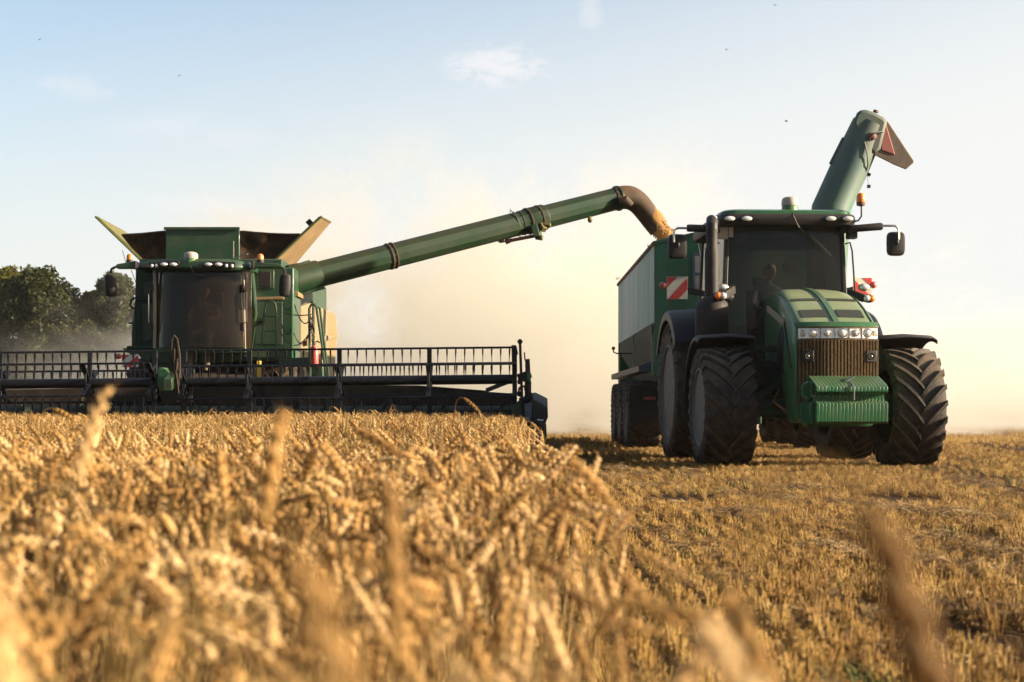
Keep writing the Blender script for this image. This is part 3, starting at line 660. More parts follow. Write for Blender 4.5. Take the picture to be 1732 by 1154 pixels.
seated_driver(Matrix.Translation((TL0[0], TL0[1], 0)) @ Matrix.Rotation(TH, 4, 'Z'), M['shirt'], 'driver in dark clothes sitting at the wheel behind the tractor windscreen', 35)
seated_driver(Matrix.Translation((P(339, 0, 26.5).x, 26.38-2.5, -.03)), M['khaki'], 'driver in a light shirt dimly seen behind the dusty combine windscreen', -5)
# ------------------------------------------------------------------ grain wagon behind the tractor
XC = 4.13; WX0, WX1 = 2.50, 5.76
YF, YR = 27.0, 36.2
wg = thingw('grain_wagon', 'long weathered green grain wagon hitched behind the tractor with its discharge auger raised', 'wagon', (XC, 29, 0))
zt0 = P(1107, 413, YF).z          # eaves height
z_side = P(1107, 545, YF).z       # lower edge of the upright side
gx = 4.13; gz = zt0+.36
# front wall with shallow gable
MB().prism([(WX0, 1.35), (WX0, zt0), (gx, gz), (WX1, zt0), (WX1, 1.35)], 'y', YF, YF+.05).build('front_wall', M['wagon_green'], wg, .01)
MB().prism([(WX0, 1.35), (WX0, zt0-.0), (gx, gz-.1), (WX1, zt0), (WX1, 1.35)], 'y', YR-.05, YR).build('rear_wall', M['wagon_green'], wg, .01)
rim_ = MB(); rim_.beam((WX0-.03, YF-.02, zt0+.02), (gx, YF-.02, gz+.02), .07, .05); rim_.beam((gx, YF-.02, gz+.02), (WX1+.03, YF-.02, zt0+.02), .07, .05)
rim_.build('top_rail', M['wagon_green'], wg, .008)
for s, X in ((-1, WX0), (1, WX1)):
    MB().box(min(X, X-s*.04), max(X, X-s*.04), YF+.052, YR-.052, z_side, zt0).build('side_wall', M['wagon_side'], wg, .006)
    sm = MB()
    for k in range(4): sm.box(min(X, X+s*.004), max(X, X+s*.004), YF+2.2*k+1.2, YF+2.2*k+1.22, z_side+.02, zt0-.03)
    sm.build('panel_seams', M['wagon_side'], wg)
    MB().beam((X, YF, zt0+.015), (X, YR, zt0+.015), .07, .06).build('top_rail', M['rust'], wg, .006)
    xi = gx + s*.75
    MB().prism([(X, z_side), (X-s*.04, z_side), (xi-s*.04, .95), (xi, .95)], 'y', YF+.055, YR-.055).build('hopper_slope', M['green_dusty'], wg)
    rb_ = MB()
    for k in range(17):
        y = YF+.45+k*.53
        rb_.prism([(X, z_side), (X+s*.01, z_side-.16), (xi+s*.34, 1.22), (xi+s*.05, 1.0)], 'y', y, y+.07)
        rb_.prism([(X+s*.01, z_side), (X+s*.01, 1.36), (X-s*.03, 1.36), (X-s*.03, z_side)], 'y', y, y+.04) if k % 8 == 0 else None
    rb_.build('hopper_ribs', M['rib'], wg, .004)
    MB().box(min(X-s*.02, X+s*.20), max(X-s*.02, X+s*.20), YF+1.0, YR-.6, 1.44, 1.56).build('mudguard', M['black'], wg, .01)
    MB().prism([(X-s*.9, 1.44), (X+s*.20, 1.44), (X+s*.20, 1.54), (X+s*.02, 1.62), (X-s*.9, 1.62)], 'y', YF+.9, YF+.99).build('mudguard_front', M['blue_steel'], wg, .006)
MB().box(gx-.5, gx+.5, YF-.9, YR-.2, .78, .98).build('chassis', M['green_dusty'], wg, .02)
MB().beam((gx, YF+1, .8), (3.95, 25.0, .62), .22, .2).build('drawbar', M['green_dusty'], wg, .02)
# rope hooks
for (px, py, D) in ((1101, 417, YF), (1046, 471, YR)):
    q = P(px, py, D); X = WX0
    MB().tube([Vector((X+.03, D, q.z+.03)), q, q+Vector((-.03, 0, -.03)), q+Vector((-.06, 0, .03))], .012, 6).build('rope_hook', M['rust'], wg)
# window in front wall
a = P(1171, 498, YF-.03); b = P(1222, 428, YF-.03)
wf = MB(); t = .05
for bx in ((a.x, a.x+t, a.z, b.z), (b.x-t, b.x, a.z, b.z), (a.x+t, b.x-t, b.z-t, b.z), (a.x+t, b.x-t, a.z, a.z+t), (a.x+t, b.x-t, (a.z+b.z)/2-.03, (a.z+b.z)/2+.02)):
    wf.box(bx[0], bx[1], YF-.04, YF-.003, bx[2], bx[3])
wf = wf.build('window_frame', M['blue_steel'], wg, .006)
MB().box(a.x+t, b.x-t, YF-.022, YF-.012, a.z+t, b.z-t).build('pane', M['pane'], wf)
MB().tube([P(1179, 400, YF-.06), P(1186, 440, YF-.05), P(1190, 480, YF-.06)], .006, 5).build('rope', M['white'], wg)
# wheels
for s, xw in ((-1, 2.19), (1, 6.07)):
    for k, y in enumerate((29.7, 31.55, 33.4)):
        cxw = xw + (-s)*.31
        make_wheel(wg, (cxw, y, .66), .66, .62, .36, 30, s, M['rubber_dusty'] if s > 0 else M['rubber'], .022, .30, .026)
    MB().box(min(xw-s*.02, xw-s*.60), max(xw-s*.02, xw-s*.60), 28.98, 29.01, .54, 1.22).build('mudflap', M['grey_black'], wg, .004)
for y in (29.7, 31.55, 33.4):
    MB().tube([(2.5, y, .66), (5.8, y, .66)], .09, 10).build('axle', M['green_dusty'], wg)
q = P(1098, 678, 28.9); hk = MB(); hk.box(q.x-.10, q.x+.12, 28.93, 28.96, q.z+.02, q.z+.07); hk.build('flap_latch', M['redlens'], wg, .004)
q = P(1051, 598, 33.0); lv = MB(); lv.tube([(WX0+.1, 33, q.z), (q.x-.10, 33, q.z), (q.x-.17, 33, q.z+.03), (q.x-.17, 33, q.z+.08)], .016, 6); lv.build('lever', M['black'], wg)
MB().ellip((q.x-.17, 33, q.z+.11), (.04, .04, .04), 10, 8).build('lever_knob', M['red'], wg)
# raised discharge auger, right side
A0 = Vector((5.35, YF-.55, 2.2)); A1 = P(1406, 352, YF-.5); A2 = P(1470, 212, YF-.45)
ua = MB(); dirn = (A2-A1).normalized()
ua.tube([A0, A1, A1+(A2-A1)*.5, A1+(A2-A1)*.52, A2], [.335, .335, .325, .325, .30], 28)
ua = ua.build('discharge_auger', M['wagon_auger'], wg, angle=40)
MB().box(A0.x-.4, A0.x+.4, A0.y-.3, A0.y+.5, 1.0, 2.5).build('auger_base', M['wagon_green'], wg, .04)
hx = MB(); y = YF-.45
def Q(px, py, dy=0): return P(px, py, y+dy)
def slabp(mb, pts, dy0, dy1): mb.loft([[Q(a_, b_, dy0) for a_, b_ in pts], [Q(a_, b_, dy1) for a_, b_ in pts]])
slabp(hx, [(1443, 207), (1449, 192), (1455, 186), (1466, 186), (1480, 191), (1495, 199), (1501, 205), (1490, 252), (1478, 262), (1462, 244), (1452, 232)], -.27, .27)
hx.build('auger_head', M['wagon_auger'], ua, .05)
tri = MB(); slabp(tri, [(1492, 203), (1497, 204), (1514, 262), (1491, 254)], -.235, .235); tri.build('spout_side', M['pinkred'], ua, .01)
sp = MB(); slabp(sp, [(1496, 201), (1503, 207), (1546, 272), (1545, 276), (1532, 287), (1512, 279), (1478, 262), (1481, 245)], -.22, .22)
sp.build('spout', M['spout'], ua, .015)
MB().ellip(Q(1474, 231, -.30), (.09, .08, .07), 12, 8).build('hydraulic_motor', M['rust'], ua)
hl = MB(); hl.tube([Q(1470, 236, -.36), Q(1478, 226, -.38), Q(1490, 222, -.34), Q(1493, 224, -.28)], .014, 6); hl.tube([Q(1462, 240, -.33), Q(1467, 262, -.35), Q(1468, 280, -.3), Q(1464, 292, -.2)], .012, 6)
hl.build('hydraulic_hose', M['wire'], ua)
sw_ = MB(); sw_.tube([Q(1464, 292, 0), Q(1472, 297, 0)], .03, 6); sw_.tube([Q(1467, 293, 0), Q(1468.5, 312, 0)], .004, 4); sw_.box(Q(1467, 315).x, Q(1472, 315).x, y-.03, y+.03, Q(1467, 318).z, Q(1467, 313).z); sw_.build('pull_cord', M['black'], ua)
rp = MB(); rp.loft([[A1+(A2-A1)*t_ + dirn.cross(Vector((0,1,0))).normalized()*(-o_)+Vector((0, -.24, 0)) for o_ in (.16, .25, .26, .17)] for t_ in (.45, .95)]) if False else None
MB().tube([Q(1481, 190, 0), Q(1482, 187, 0)], .05, 6).build('cap_bolt', M['rust'], ua)
br_ = MB(); br_.beam(A1+(A2-A1)*.48+Vector((-.32, -.05, .05)), A1+(A2-A1)*.80+Vector((-.30, -.05, .05)), .05, .10); br_.build('auger_bracket', M['wagon_auger'], ua, .01)
# ------------------------------------------------------------------ combine harvester
CB = thingw('combine_harvester', 'green combine harvester with open grain tank, wide black reel and unloading tube swung out', 'combine harvester', (-5.35, 27.5, 0))
DB = 26.8                                    # front plane of the body
def PV(D, *pts): return [(P(a, b, D).x, P(a, b, D).z) for a, b in pts]
# body shells left and right of the cab
b = MB(); b.prism(PV(DB, (229, 452), (262, 452), (262, 592), (222, 592), (222, 560), (228, 505)), 'y', DB, DB+1.2)
b.build('left_body_panel', M['green_dusty'], CB, .03)
b = MB(); b.prism(PV(DB, (418, 452), (497, 452), (497, 592), (428, 592), (424, 540), (426, 500)), 'y', DB, DB+.9)
b.build('right_body_panel', M['green'], CB, .03)
MB().box(-6.2, -4.1, DB+.6, 34, 1.5, 3.45).build('body_core', M['green_dusty'], CB, .03)
# inset door outlines and screen vent on the right panel
def plate(name, pts, y0, y1, m, par=None, bev=.01): return MB().prism(PV(DB, *pts), 'y', DB+y0, DB+y1).build(name, m, par or CB, bev)
vf = plate('vent_frame', ((434, 457), (464, 457), (464, 489), (434, 489)), -.035, .0, M['green'])
plate('vent_screen', ((439, 460), (459, 460), (459, 486), (439, 486)), -.05, -.033, M['black'], vf)
plate('panel_trim', ((429, 503), (481, 502), (481, 507), (429, 508)), -.03, .0, M['flap'])
dr = plate('service_door', ((431, 511), (478, 511), (478, 583), (431, 583)), -.02, .0, M['green_dusty'], None, .015)
hdl = MB(); hdl.tube([P(436, 545, DB-.04), P(442, 542, DB-.04), P(446, 548, DB-.04)], .02, 6); hdl.build('handle', M['black'], dr)
la = MB(); y = DB-.10
la.tube([P(443, 587, y), P(446, 540, y), P(448, 520, y), P(452, 512, y), P(459, 509, y), P(465, 513, y), P(467, 522, y), P(467, 587, y)], .018, 8)
for py in (535, 560): la.tube([P(447, py, y), P(467, py, y)], .012, 6)
la.build('handrail', M['green'], CB)
plate('left_trim', ((229, 507), (262, 507), (262, 510), (229, 510)), -.02, 0, M['black'])
plate('left_recess', ((241, 515), (258, 515), (258, 572), (252, 577), (245, 577), (241, 572)), -.015, 0, M['green'])
plate('left_upper_recess', ((244, 480), (259, 474), (259, 500), (244, 502)), -.012, 0, M['green'])
lr = MB(); y = DB-.12
lr.tube([P(228, 504, y), P(222, 508, y), P(220, 517, y), P(224, 521, y), P(236, 526, y), P(237, 590, y)], .022, 8)
lr.tube([P(217, 547, y), P(237, 547, y)], .016, 8); lr.tube([P(229, 524, y), P(228, 590, y)], .016, 8); lr.tube([P(215, 588, y), P(262, 589, y)], .03, 8)
lr.tube([P(231, 503, y), P(236, 500, y), P(238, 494, y)], .02, 6)
lr.build('left_handrail', M['green_dusty'], CB)
lo = MB(); lo.prism(PV(DB+.2, (214, 590), (262, 590), (262, 612), (250, 612), (240, 600), (222, 598)), 'y', DB-.1, DB+.4); lo.build('left_platform', M['green'], CB, .01)
# cab
DC = 26.0
cg = MB(); a = P(264, 588, DC); bq = P(413, 458, DC)
wid = bq.x-a.x; cxm = (a.x+bq.x)/2
g = []
for t in (0, .3, .7, 1):
    z = a.z+(bq.z-a.z)*t; g.append([Vector((cxm+u*wid/2*(1.03-.05*t), DC-.12*(1-u*u)*(1-.3*t)+.04*t+.10*abs(u)**6, z)) for u in (-1, -.9, -.6, -.2, .2, .6, .9, 1)])
wsc = MB().sheet(g, (0, .012, 0)).build('windscreen', M['glass_combine'], CB, angle=60)
fr = MB()
for u, py0, py1 in ((262, 455, 592), ):
    fr.beam(P(262, 590, DC+.1), P(262, 455, DC+.12), .05, .10, (0,1,0))
fr.beam(P(414, 590, DC+.12), P(411, 455, DC+.14), .05, .08, (0,1,0))
fr.build('cab_frame', M['trim'], CB, .012)
MB().beam(P(262, 592, DC+.1), P(416, 592, DC+.1), .08, .10).build('cab_sill', M['green'], CB, .012)
# curved side glass right of the windscreen
g = [[P(px+ (6*t if px > 418 else 0)*0, 590+(455-590)*t, D_) for px, D_ in ((415, DC+.14), (421+2*sin(pi*t), DC+.25), (425+3*sin(pi*t), DC+.5), (427+3*sin(pi*t), DC+.82))] for t in (0, .25, .5, .75, 1)]
MB().sheet(g, (0, .01, 0)).build('side_glass', M['glass_combine'], CB, angle=60)
cp = MB(); cp.tube([P(426, 458, DC+.6), P(430, 500, DC+.5), P(432, 530, DC+.5), P(428, 560, DC+.6), P(424, 590, DC+.6)], .035, 8); cp.build('cab_pillar', M['green'], CB)
ci = MB(); ci.box(a.x, bq.x, DC+.9, DC+1.0, a.z, bq.z); ci.box(a.x, bq.x, DC+.14, DC+1.0, a.z-.06, a.z); ci.box(a.x-.02, a.x+.03, DC+.2, DC+1.0, a.z, bq.z)
ci.build('cab_interior', M['interior'], CB)
st = MB(); st.box(cxm-.26, cxm+.26, DC+.62, DC+.9, a.z+.10, a.z+.16); st.box(cxm-.25, cxm+.25, DC+.8, DC+.88, a.z+.4, a.z+1.0); st.build('seat', M['seat'], CB, .05)
sw = MB(); c0 = Vector((cxm+.02, DC+.38, a.z+.70)); mr_ = Euler((radians(50), 0, 0)).to_matrix()
sw.tube([c0+mr_ @ Vector((.19*cos(2*pi*k/24), .19*sin(2*pi*k/24), 0)) for k in range(24)], .015, 6, closed=True); sw.tube([c0, (cxm, DC+.3, a.z)], .04, 8); sw.tube([c0-Vector((.18,0,0)), c0+Vector((.18,0,0))], .014, 6)
sw.build('steering_wheel', M['grey_black'], CB)
MB().obox(P(279, 574, DC+.2), (.26, .04, .20)).build('screen_panel', M['grey_black'], CB, .01)
# roof with light bar
rf = MB(); secs = []
for px, top, bot, D0 in ((232, 444, 456, DC+.15), (262, 441, 457, DC-.02), (275, 439, 457, DC-.12), (300, 438, 457, DC-.2), (340, 437, 457, DC-.22), (380, 438, 457, DC-.2), (402, 440, 457, DC-.12), (415, 442, 457, DC-.02), (426, 445, 457, DC+.12)):
    t_ = P(px, top, D0); b_ = P(px, bot, D0)
    secs.append([Vector((t_.x, D0+.02, b_.z)), Vector((t_.x, D0-.02, b_.z+.04)), Vector((t_.x, D0, t_.z-.05)), Vector((t_.x, D0+.06, t_.z)), Vector((t_.x, DC+1.3, t_.z+.02)), Vector((t_.x, DC+1.3, b_.z))])
rf.loft(secs); rf = rf.build('cab_roof', M['green'], CB, .012)
for x0, x1 in ((253, 305), (346, 400)):
    s_ = 1 if x0 > 300 else -1
    pts = [(x0, 444), (x1-4, 442), (x1, 444), (x1-6, 453), (x0+2, 453)] if s_ < 0 else [(x0+6, 442), (x1, 444), (x1-2, 453), (x0, 453), (x0-3, 450)]
    MB().prism(PV(DC-.22, *pts), 'y', DC-.275, DC-.16).build('lamp_recess', M['black'], rf, .008)
for px, w_ in ((277, 6.5), (293, 6.5), (352, 6.5), (369, 6.5)):
    q = P(px, 447.5, DC-.285); o_ = MB().ellip(q, (w_/100, .02, .036), 18, 8).build('work_light', M['lampdim'], CB); MB().ellip(q-Vector((0,.012,0)), (w_/115, .02, .03), 16, 8).build('lens', M['lamp'], o_)
for px in (257, 264.5, 383, 392.5):
    MB().ellip(P(px, 450, DC-.27), (.028, .025, .034), 12, 8).build('spot_light', M['lamp'], CB)
q = P(323, 448, DC-.1)
gb = MB().lathe([(.09, -.06), (.115, 0), (.115, .09), (.108, .10)], q, 'z', 24).build('gps_base', M['domegreen'], CB)
MB().lathe([(.112, .10), (.12, .13), (.115, .18), (.09, .205), (.03, .22)], q, 'z', 24).build('gps_dome', M['dome'], gb)
MB().tube([P(322, 450, DC-.25), P(325, 458, DC-.2), P(332, 465, DC-.15), P(345, 467, DC-.14)], .010, 6).build('gps_cable', M['wire'], CB)
# side arms with mirrors and beacons
for arm, hinge, bx, mx in ((((194, 452), (200, 447), (226, 443), (229, 444), (229, 454), (226, 455), (200, 455)), 229, 219.5, 187), (((430, 444), (476, 447), (480, 451), (474, 454), (430, 454)), 428, 440.5, 482)):
    D_ = DC-.02
    ao = MB().prism(PV(D_, *arm), 'y', D_-.06, D_+.10).build('mirror_arm', M['green'], CB, .02)
    MB().box(P(hinge-2, 0, D_).x, P(hinge+3, 0, D_).x, D_-.07, D_+.12, P(0, 456, D_).z, P(0, 442, D_).z).build('arm_hinge', M['black'], CB, .01)
    q = P(bx, 443, D_+.02)
    bo = MB().lathe([(.055, -.02), (.062, 0), (.055, .035)], q, 'z', 16).build('beacon_base', M['grey_black'], CB)
    MB().lathe([(.054, .035), (.056, .08), (.045, .12), (.015, .135)], q, 'z', 16).build('beacon_lens', M['amber'], bo)
    s_ = 1 if mx > 300 else -1
    MB().tube([P(mx-s_*8, 452, D_), P(mx-s_*2, 455, D_), P(mx, 460, D_), P(mx, 466, D_)], .022, 8).build('mirror_tube', M['black'], ao)
    c0 = P(mx, 483, D_); rings = []
    for k, (t, sc_) in enumerate(((-.19, .55), (-.18, .8), (-.15, .95), (0, 1.05), (.15, .95), (.18, .8), (.19, .5))):
        rings.append([c0+Vector((.098*sc_*cos(2*pi*j/16)-s_*t*-.06, .06*sc_*sin(2*pi*j/16), t)) for j in range(16)])
    MB().loft(rings).build('mirror_housing', M['black'] if s_ < 0 else M['exhaust'], ao, angle=50)
an = MB(); an.tube([P(395, 437, DC+.4), P(395, 408, DC+.4)], .008, 5); an.tube([P(395, 437, DC+.4), P(419, 430, DC+.2)], .008, 5); an.build('antenna', M['trim'], CB)
an = MB(); an.tube([P(213, 445, DC+.2), P(207, 423, DC+.2)], .006, 5); an.tube([P(222, 457, DC+.2), P(234, 490, DC+.4)], .006, 5); an.build('antenna', M['wire'], CB)
for px, dx in ((251, 1), (417, -1)):
    MB().tube([P(px+dx*6, 490, DC+.1), P(px, 494, DC), P(px, 545, DC), P(px+dx*7, 548, DC+.1)], .013, 6).build('wiper_rail', M['black'], CB)
    MB().obox(P(px+dx*6, 488, DC+.05), (.05, .05, .14)).build('hinge', M['black'], CB, .01)
    MB().obox(P(px+dx*6, 553, DC+.05), (.05, .05, .14)).build('hinge', M['black'], CB, .01)
# grain tank
DT = 27.3
MB().box(P(280, 0, DT).x, P(405, 0, DT).x, DT, DT+.06, P(0, 441, DT).z-.3, P(0, 385, DT).z).build('tank_front_panel', M['green'], CB, .012)
tl_ = MB(); pa, pb = P(278, 387, DT), P(406, 387, DT); tl_.beam(pa+Vector((0,-.03,0)), pb+Vector((0,-.03,0)), .04, .05); tl_.build('tank_panel_rim', M['green_dusty'], CB, .005)
def poly3(name, pts, m, th=(0, .03, 0), bev=0, sub=None):
    mb = MB(); mb.loft([[Vector(p) for p in pts], [Vector(p)+Vector(th) for p in pts]]); return mb.build(name, m, CB, bev)
# flared flaps (steel panels with thickness)
lf = [P(238, 442, DT), P(162, 369, DT), P(162, 369, DT)+Vector((0, 1.9, -.04)), P(238, 442, DT)+Vector((0, 1.9, 0))]
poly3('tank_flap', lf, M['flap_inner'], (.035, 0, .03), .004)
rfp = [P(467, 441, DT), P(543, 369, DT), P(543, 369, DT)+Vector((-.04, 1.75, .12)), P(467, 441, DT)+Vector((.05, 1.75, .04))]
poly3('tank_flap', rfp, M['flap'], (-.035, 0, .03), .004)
rr_ = MB(); rr_.tube([p+Vector((0, 0, .02)) for p in (rfp[0], rfp[1], rfp[2])], .022, 6); rr_.build('flap_edge', M['flap_inner'], CB)
rr_ = MB(); rr_.tube([p+Vector((0, 0, .02)) for p in (lf[0], lf[1], lf[2])], .022, 6); rr_.build('flap_edge', M['flap_inner'], CB)
MB().obox(P(524, 377, DT+.2), (.10, .15, .10), (0, .8, 0)).build('flap_hinge', M['black'], CB, .01)
# canvas corners: sagging top edge, folds
def canvas(name, top0, top1, bot0, bot1, sag):
    g = []
    for i in range(9):
        row = []
        for j in range(13):
            u, v = j/12, i/8
            tp = top0.lerp(top1, u); bt = bot0.lerp(bot1, u); p = bt.lerp(tp, v)
            p.z -= sag*sin(pi*u)*v; p.y += .09*sin(9*u+2*v)*v*(1-v)*2 + .10*sin(pi*u)*sin(pi*v)
            row.append(p)
        g.append(row)
    return MB().sheet(g, (0, .02, 0)).build(name, M['cloth'], CB, angle=80)
canvas('tank_canvas', P(205, 398, DT+.05), P(281, 391, DT+.03), P(238, 441, DT+.05), P(281, 441, DT+.03), -.01)
canvas('tank_canvas', P(404, 390, DT+.03), P(510, 396, DT+.05), P(404, 441, DT+.03), P(466, 441, DT+.05), .02)
MB().box(P(238, 0, DT).x, P(466, 0, DT).x, DT+1.8, DT+1.86, 3.3, 3.88).build('tank_rear_panel', M['cloth'], CB, .01)
MB().box(P(240, 0, DT).x, P(480, 0, DT).x, DT-.2, DT+.12, P(0, 458, DT).z, P(0, 440, DT).z).build('tank_base', M['green_dusty'], CB, .02)
ef = MB(); ef.tube([P(410, 391, DT), P(430, 393, DT), P(456, 395, DT), P(482, 396, DT), P(508, 396, DT)], .014, 6); ef.tube([P(206, 397, DT), P(240, 395, DT), P(280, 391, DT)], .014, 6); ef.build('canvas_hem', M['wire'], CB)
# lower front, feeder house
plate('lower_panel', ((262, 592), (500, 592), (500, 610), (430, 612), (330, 616), (262, 616)), -.1, .6, M['green'], None, .03)
plate('right_lower_panel', ((415, 592), (500, 592), (500, 606), (415, 606)), -.16, -.102, M['green'], None, .01)
fh = MB(); fh.loft([[Vector((x, 24.4, z)) for x, z in ((-5.9, .45), (-4.5, .45), (-4.5, 1.15), (-5.9, 1.15))], [Vector((x, 27.0, z)) for x, z in ((-5.9, .8), (-4.5, .8), (-4.5, 1.42), (-5.9, 1.42))]])
fh.build('feeder_house', M['dustpanel'], CB, .02)
for s, x in ((-1, -6.55), (1, -4.15)):
    make_wheel(CB, (x, 27.9, .85), .85, .62, .45, 20, s, M['rubber_dusty'], .05, .5, .03, 'front_wheel')
    make_wheel(CB, (x+s*.05, 32.6, .65), .65, .5, .35, 18, s, M['rubber_dusty'], .04, .5, .03, 'rear_wheel')
MB().tube([(-6.6, 27.9, .85), (-4.1, 27.9, .85)], .16, 12).build('axle', M['green_dusty'], CB)
plate('yellow_cylinder', ((437, 611), (444, 611), (444, 645), (437, 645)), -.2, -.05, M['yellow'])
plate('left_under_panel', ((262, 612), (330, 612), (330, 652), (275, 660), (252, 622)), -.05, .05, M['green_dusty'])
ub = MB(); ub.box(-6.3, -4.0, 27.3, 29, 1.05, 1.55); ub.build('under_body', M['dustpanel'], CB, .02)
# sun-lit side: narrow column, rear body
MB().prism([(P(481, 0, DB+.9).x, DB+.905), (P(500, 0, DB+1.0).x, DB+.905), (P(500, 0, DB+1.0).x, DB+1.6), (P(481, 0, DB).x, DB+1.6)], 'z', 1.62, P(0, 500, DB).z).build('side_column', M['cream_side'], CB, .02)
xs = P(500, 0, 27.8).x
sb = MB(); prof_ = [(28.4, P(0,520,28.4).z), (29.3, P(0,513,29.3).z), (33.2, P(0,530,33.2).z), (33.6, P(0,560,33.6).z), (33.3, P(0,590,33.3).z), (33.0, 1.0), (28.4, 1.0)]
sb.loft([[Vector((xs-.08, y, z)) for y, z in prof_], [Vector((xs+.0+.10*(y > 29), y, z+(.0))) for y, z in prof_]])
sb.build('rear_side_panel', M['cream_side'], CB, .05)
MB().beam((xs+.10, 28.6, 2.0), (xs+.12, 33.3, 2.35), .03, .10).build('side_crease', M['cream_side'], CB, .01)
MB().box(P(480, 0, DB).x, P(500, 0, DB).x+.02, DB+.2, DB+.95, P(0, 500, DB).z, P(0, 492, DB).z).build('side_ledge', M['flap'], CB, .01)
# unloading tube pivot + arm
A = P(494, 476, 27.6); B = P(1046, 335.5, 30.4); d = (B-A)
def at(t): return A+d*t
r0 = .232; au = MB()
nrm = d.cross(Vector((0,1,0))).normalized()
au.tube([at(0), at(.27), at(.272), at(.29), at(.292), at(.68)], [r0, r0, r0+.008, r0+.008, r0-.004, r0-.004], 12)
au.tube([at(.675), at(.70), at(.705), at(.755), at(.757), at(1.0)], [r0+.006, r0+.008, r0+.020, r0+.020, r0-.008, r0-.012], 12)
au = au.build('unloading_tube', M['auger_green'], CB, .006, angle=20)
up = Vector((0,0,1)); pr = (up - d.normalized()*up.dot(d.normalized())).normalized(); fw = d.normalized()
rg = MB()
for t in (.275, .287, .70, .735): rg.tube([at(t), at(t)+fw*.03], r0+.018 if t < .5 else r0+.030, 32)
rg.build('tube_collar', M['auger_brown'], au, .004)
rg = MB(); rg.tube([at(.655)+pr*.235, at(.66)+pr*.30, at(.663)+pr*.235], .01, 6)
rg.tube([at(.663)+fw*(.02*k)+(pr*cos(k*.42)-Vector((0,1,0))*sin(k*.42))*.245 for k in range(9)], .012, 6); rg.build('tube_hose', M['wire'], au)
MB().tube([A-d*.004, at(.012), at(.075)], [.30, .30, .26], 24).build('pivot_elbow', M['auger_green'], au)
MB().beam(at(.0)+pr*.24, at(.055)+pr*.27, .3, .05).build('elbow_guard', M['auger_green'], au, .01)
MB().beam(at(-.005)-pr*.25, at(.075)-pr*.25, .3, .06).build('elbow_guard', M['auger_green'], au, .01)
br = MB(); yy = at(.62).y-.02
br.prism([(P(829, 0, yy).x, P(0, 401, yy).z+.06), (P(853, 0, yy).x, P(0, 392, yy).z+.03), (P(853, 0, yy).x, P(0, 410, yy).z), (P(845, 0, yy).x, P(0, 411, yy).z)], 'y', yy-.03, yy+.06); br.build('ram_bracket', M['auger_green'], au, .005)
rm = MB(); y2 = at(.65).y
rm.tube([P(855, 410, y2), P(864, 407, y2), P(905, 399, y2), P(912, 396, y2)], [.05, .035, .035, .04], 10); rm.tube([P(862, 405, y2), P(866, 400, y2), P(877, 399, y2), P(884, 402, y2)], .01, 6)
rm.ellip(P(859, 408, y2), (.07, .05, .05), 8, 6); rm.build('fold_ram', M['rust'], au)
kn = MB()
for (px, py, r_) in ((904, 388, .07), (909, 394, .06), (912, 402, .05), (918, 385, .07), (925, 381, .05), (900, 382, .05)): kn.obox(P(px, py, y2), (r_*1.5, .15, r_*1.5), (R.random(), R.random(), R.random()*2))
kn.build('fold_joint', M['flap_inner'], au, .008)
MB().beam(P(903, 380, y2-.1), P(908, 400, y2-.1), .06, .12).build('fold_plate', M['green'], au, .008)
wl = MB(); wl.tube([P(996, 366, 30.1), P(998, 371, 30.1)], .03, 8); wl.ellip(P(998, 372, 30.1), (.05, .05, .06), 10, 8); wl.build('tube_light', M['flap_inner'], au)
# elbow and chute
ys = 30.4
pth = [P(1040, 337, 30.35), P(1052, 334, 30.4), P(1066, 334, 30.45), P(1080, 343, 30.5), P(1092, 358, 30.5), P(1104, 375, 30.5), P(1114, 389, 30.5)]
rr0 = [.222, .232, .235, .225, .215, .205, .19]
for _ in range(2):                  # round the bend off
    q1, q2 = [pth[0]], [rr0[0]]
    for (a_, b_, c_, d_) in zip(pth, pth[1:], rr0, rr0[1:]): q1 += [a_.lerp(b_, .25), a_.lerp(b_, .75)]; q2 += [c_*.75+d_*.25, c_*.25+d_*.75]
    pth, rr0 = q1+[pth[-1]], q2+[rr0[-1]]
sp = MB(); sp.tube(pth, rr0, 28); sp = sp.build('spout_chute', M['auger_brown'], au, angle=60)
rg = MB(); rg.tube([P(1043, 336, 30.36), P(1046, 335.5, 30.38)], .25, 28); rg.build('spout_flange', M['auger_green'], sp, .004)
bl = MB()
for k in range(16):
    a_ = 2*pi*k/16; c_ = P(1045, 335.7, 30.37)+(pr*cos(a_)+Vector((0,1,0))*sin(a_))*.245; bl.ellip(c_, (.014, .014, .014), 6, 4)
bl.build('flange_bolts', M['chrome'], sp)
MB().tube([P(1047, 341, 30.12), P(1058, 340, 30.1), P(1068, 348, 30.12)], [.10, .11, .07], 12).build('chute_door', M['auger_brown'], sp)
# platform right: pole, cables, ladder rails, fire extinguisher
pl = MB(); pl.tube([P(494, 498, 26.6), P(494, 640, 26.6)], .022, 8); pl.build('marker_pole', M['green_tractor'], CB)
cbm = MB()
def sag(p, q, s, n=9):
    out_ = []
    for k in range(n+1):
        t = k/n; v_ = p.lerp(q, t); v_.z -= s*4*t*(1-t); out_.append(v_)
    return out_
for (a_, b_, s_) in (((479, 529), (527, 532), .03), ((478, 514), (494, 516), .10), ((498, 514), (526, 538), .20), ((476, 548), (494, 552), .16), ((494, 554), (526, 556), .28), ((473, 560), (524, 562), .24)):
    cbm.tube(sag(P(a_[0], a_[1], 26.62), P(b_[0], b_[1], 26.62), s_), .011, 6)
cbm.build('cable', M['wire'], CB)
lb = MB(); D_ = 26.4
lb.tube([P(524, 640, D_), P(523, 522, D_), P(526, 516, D_), P(531, 515, D_), P(535, 519, D_), P(553, 640, D_)], .022, 8)
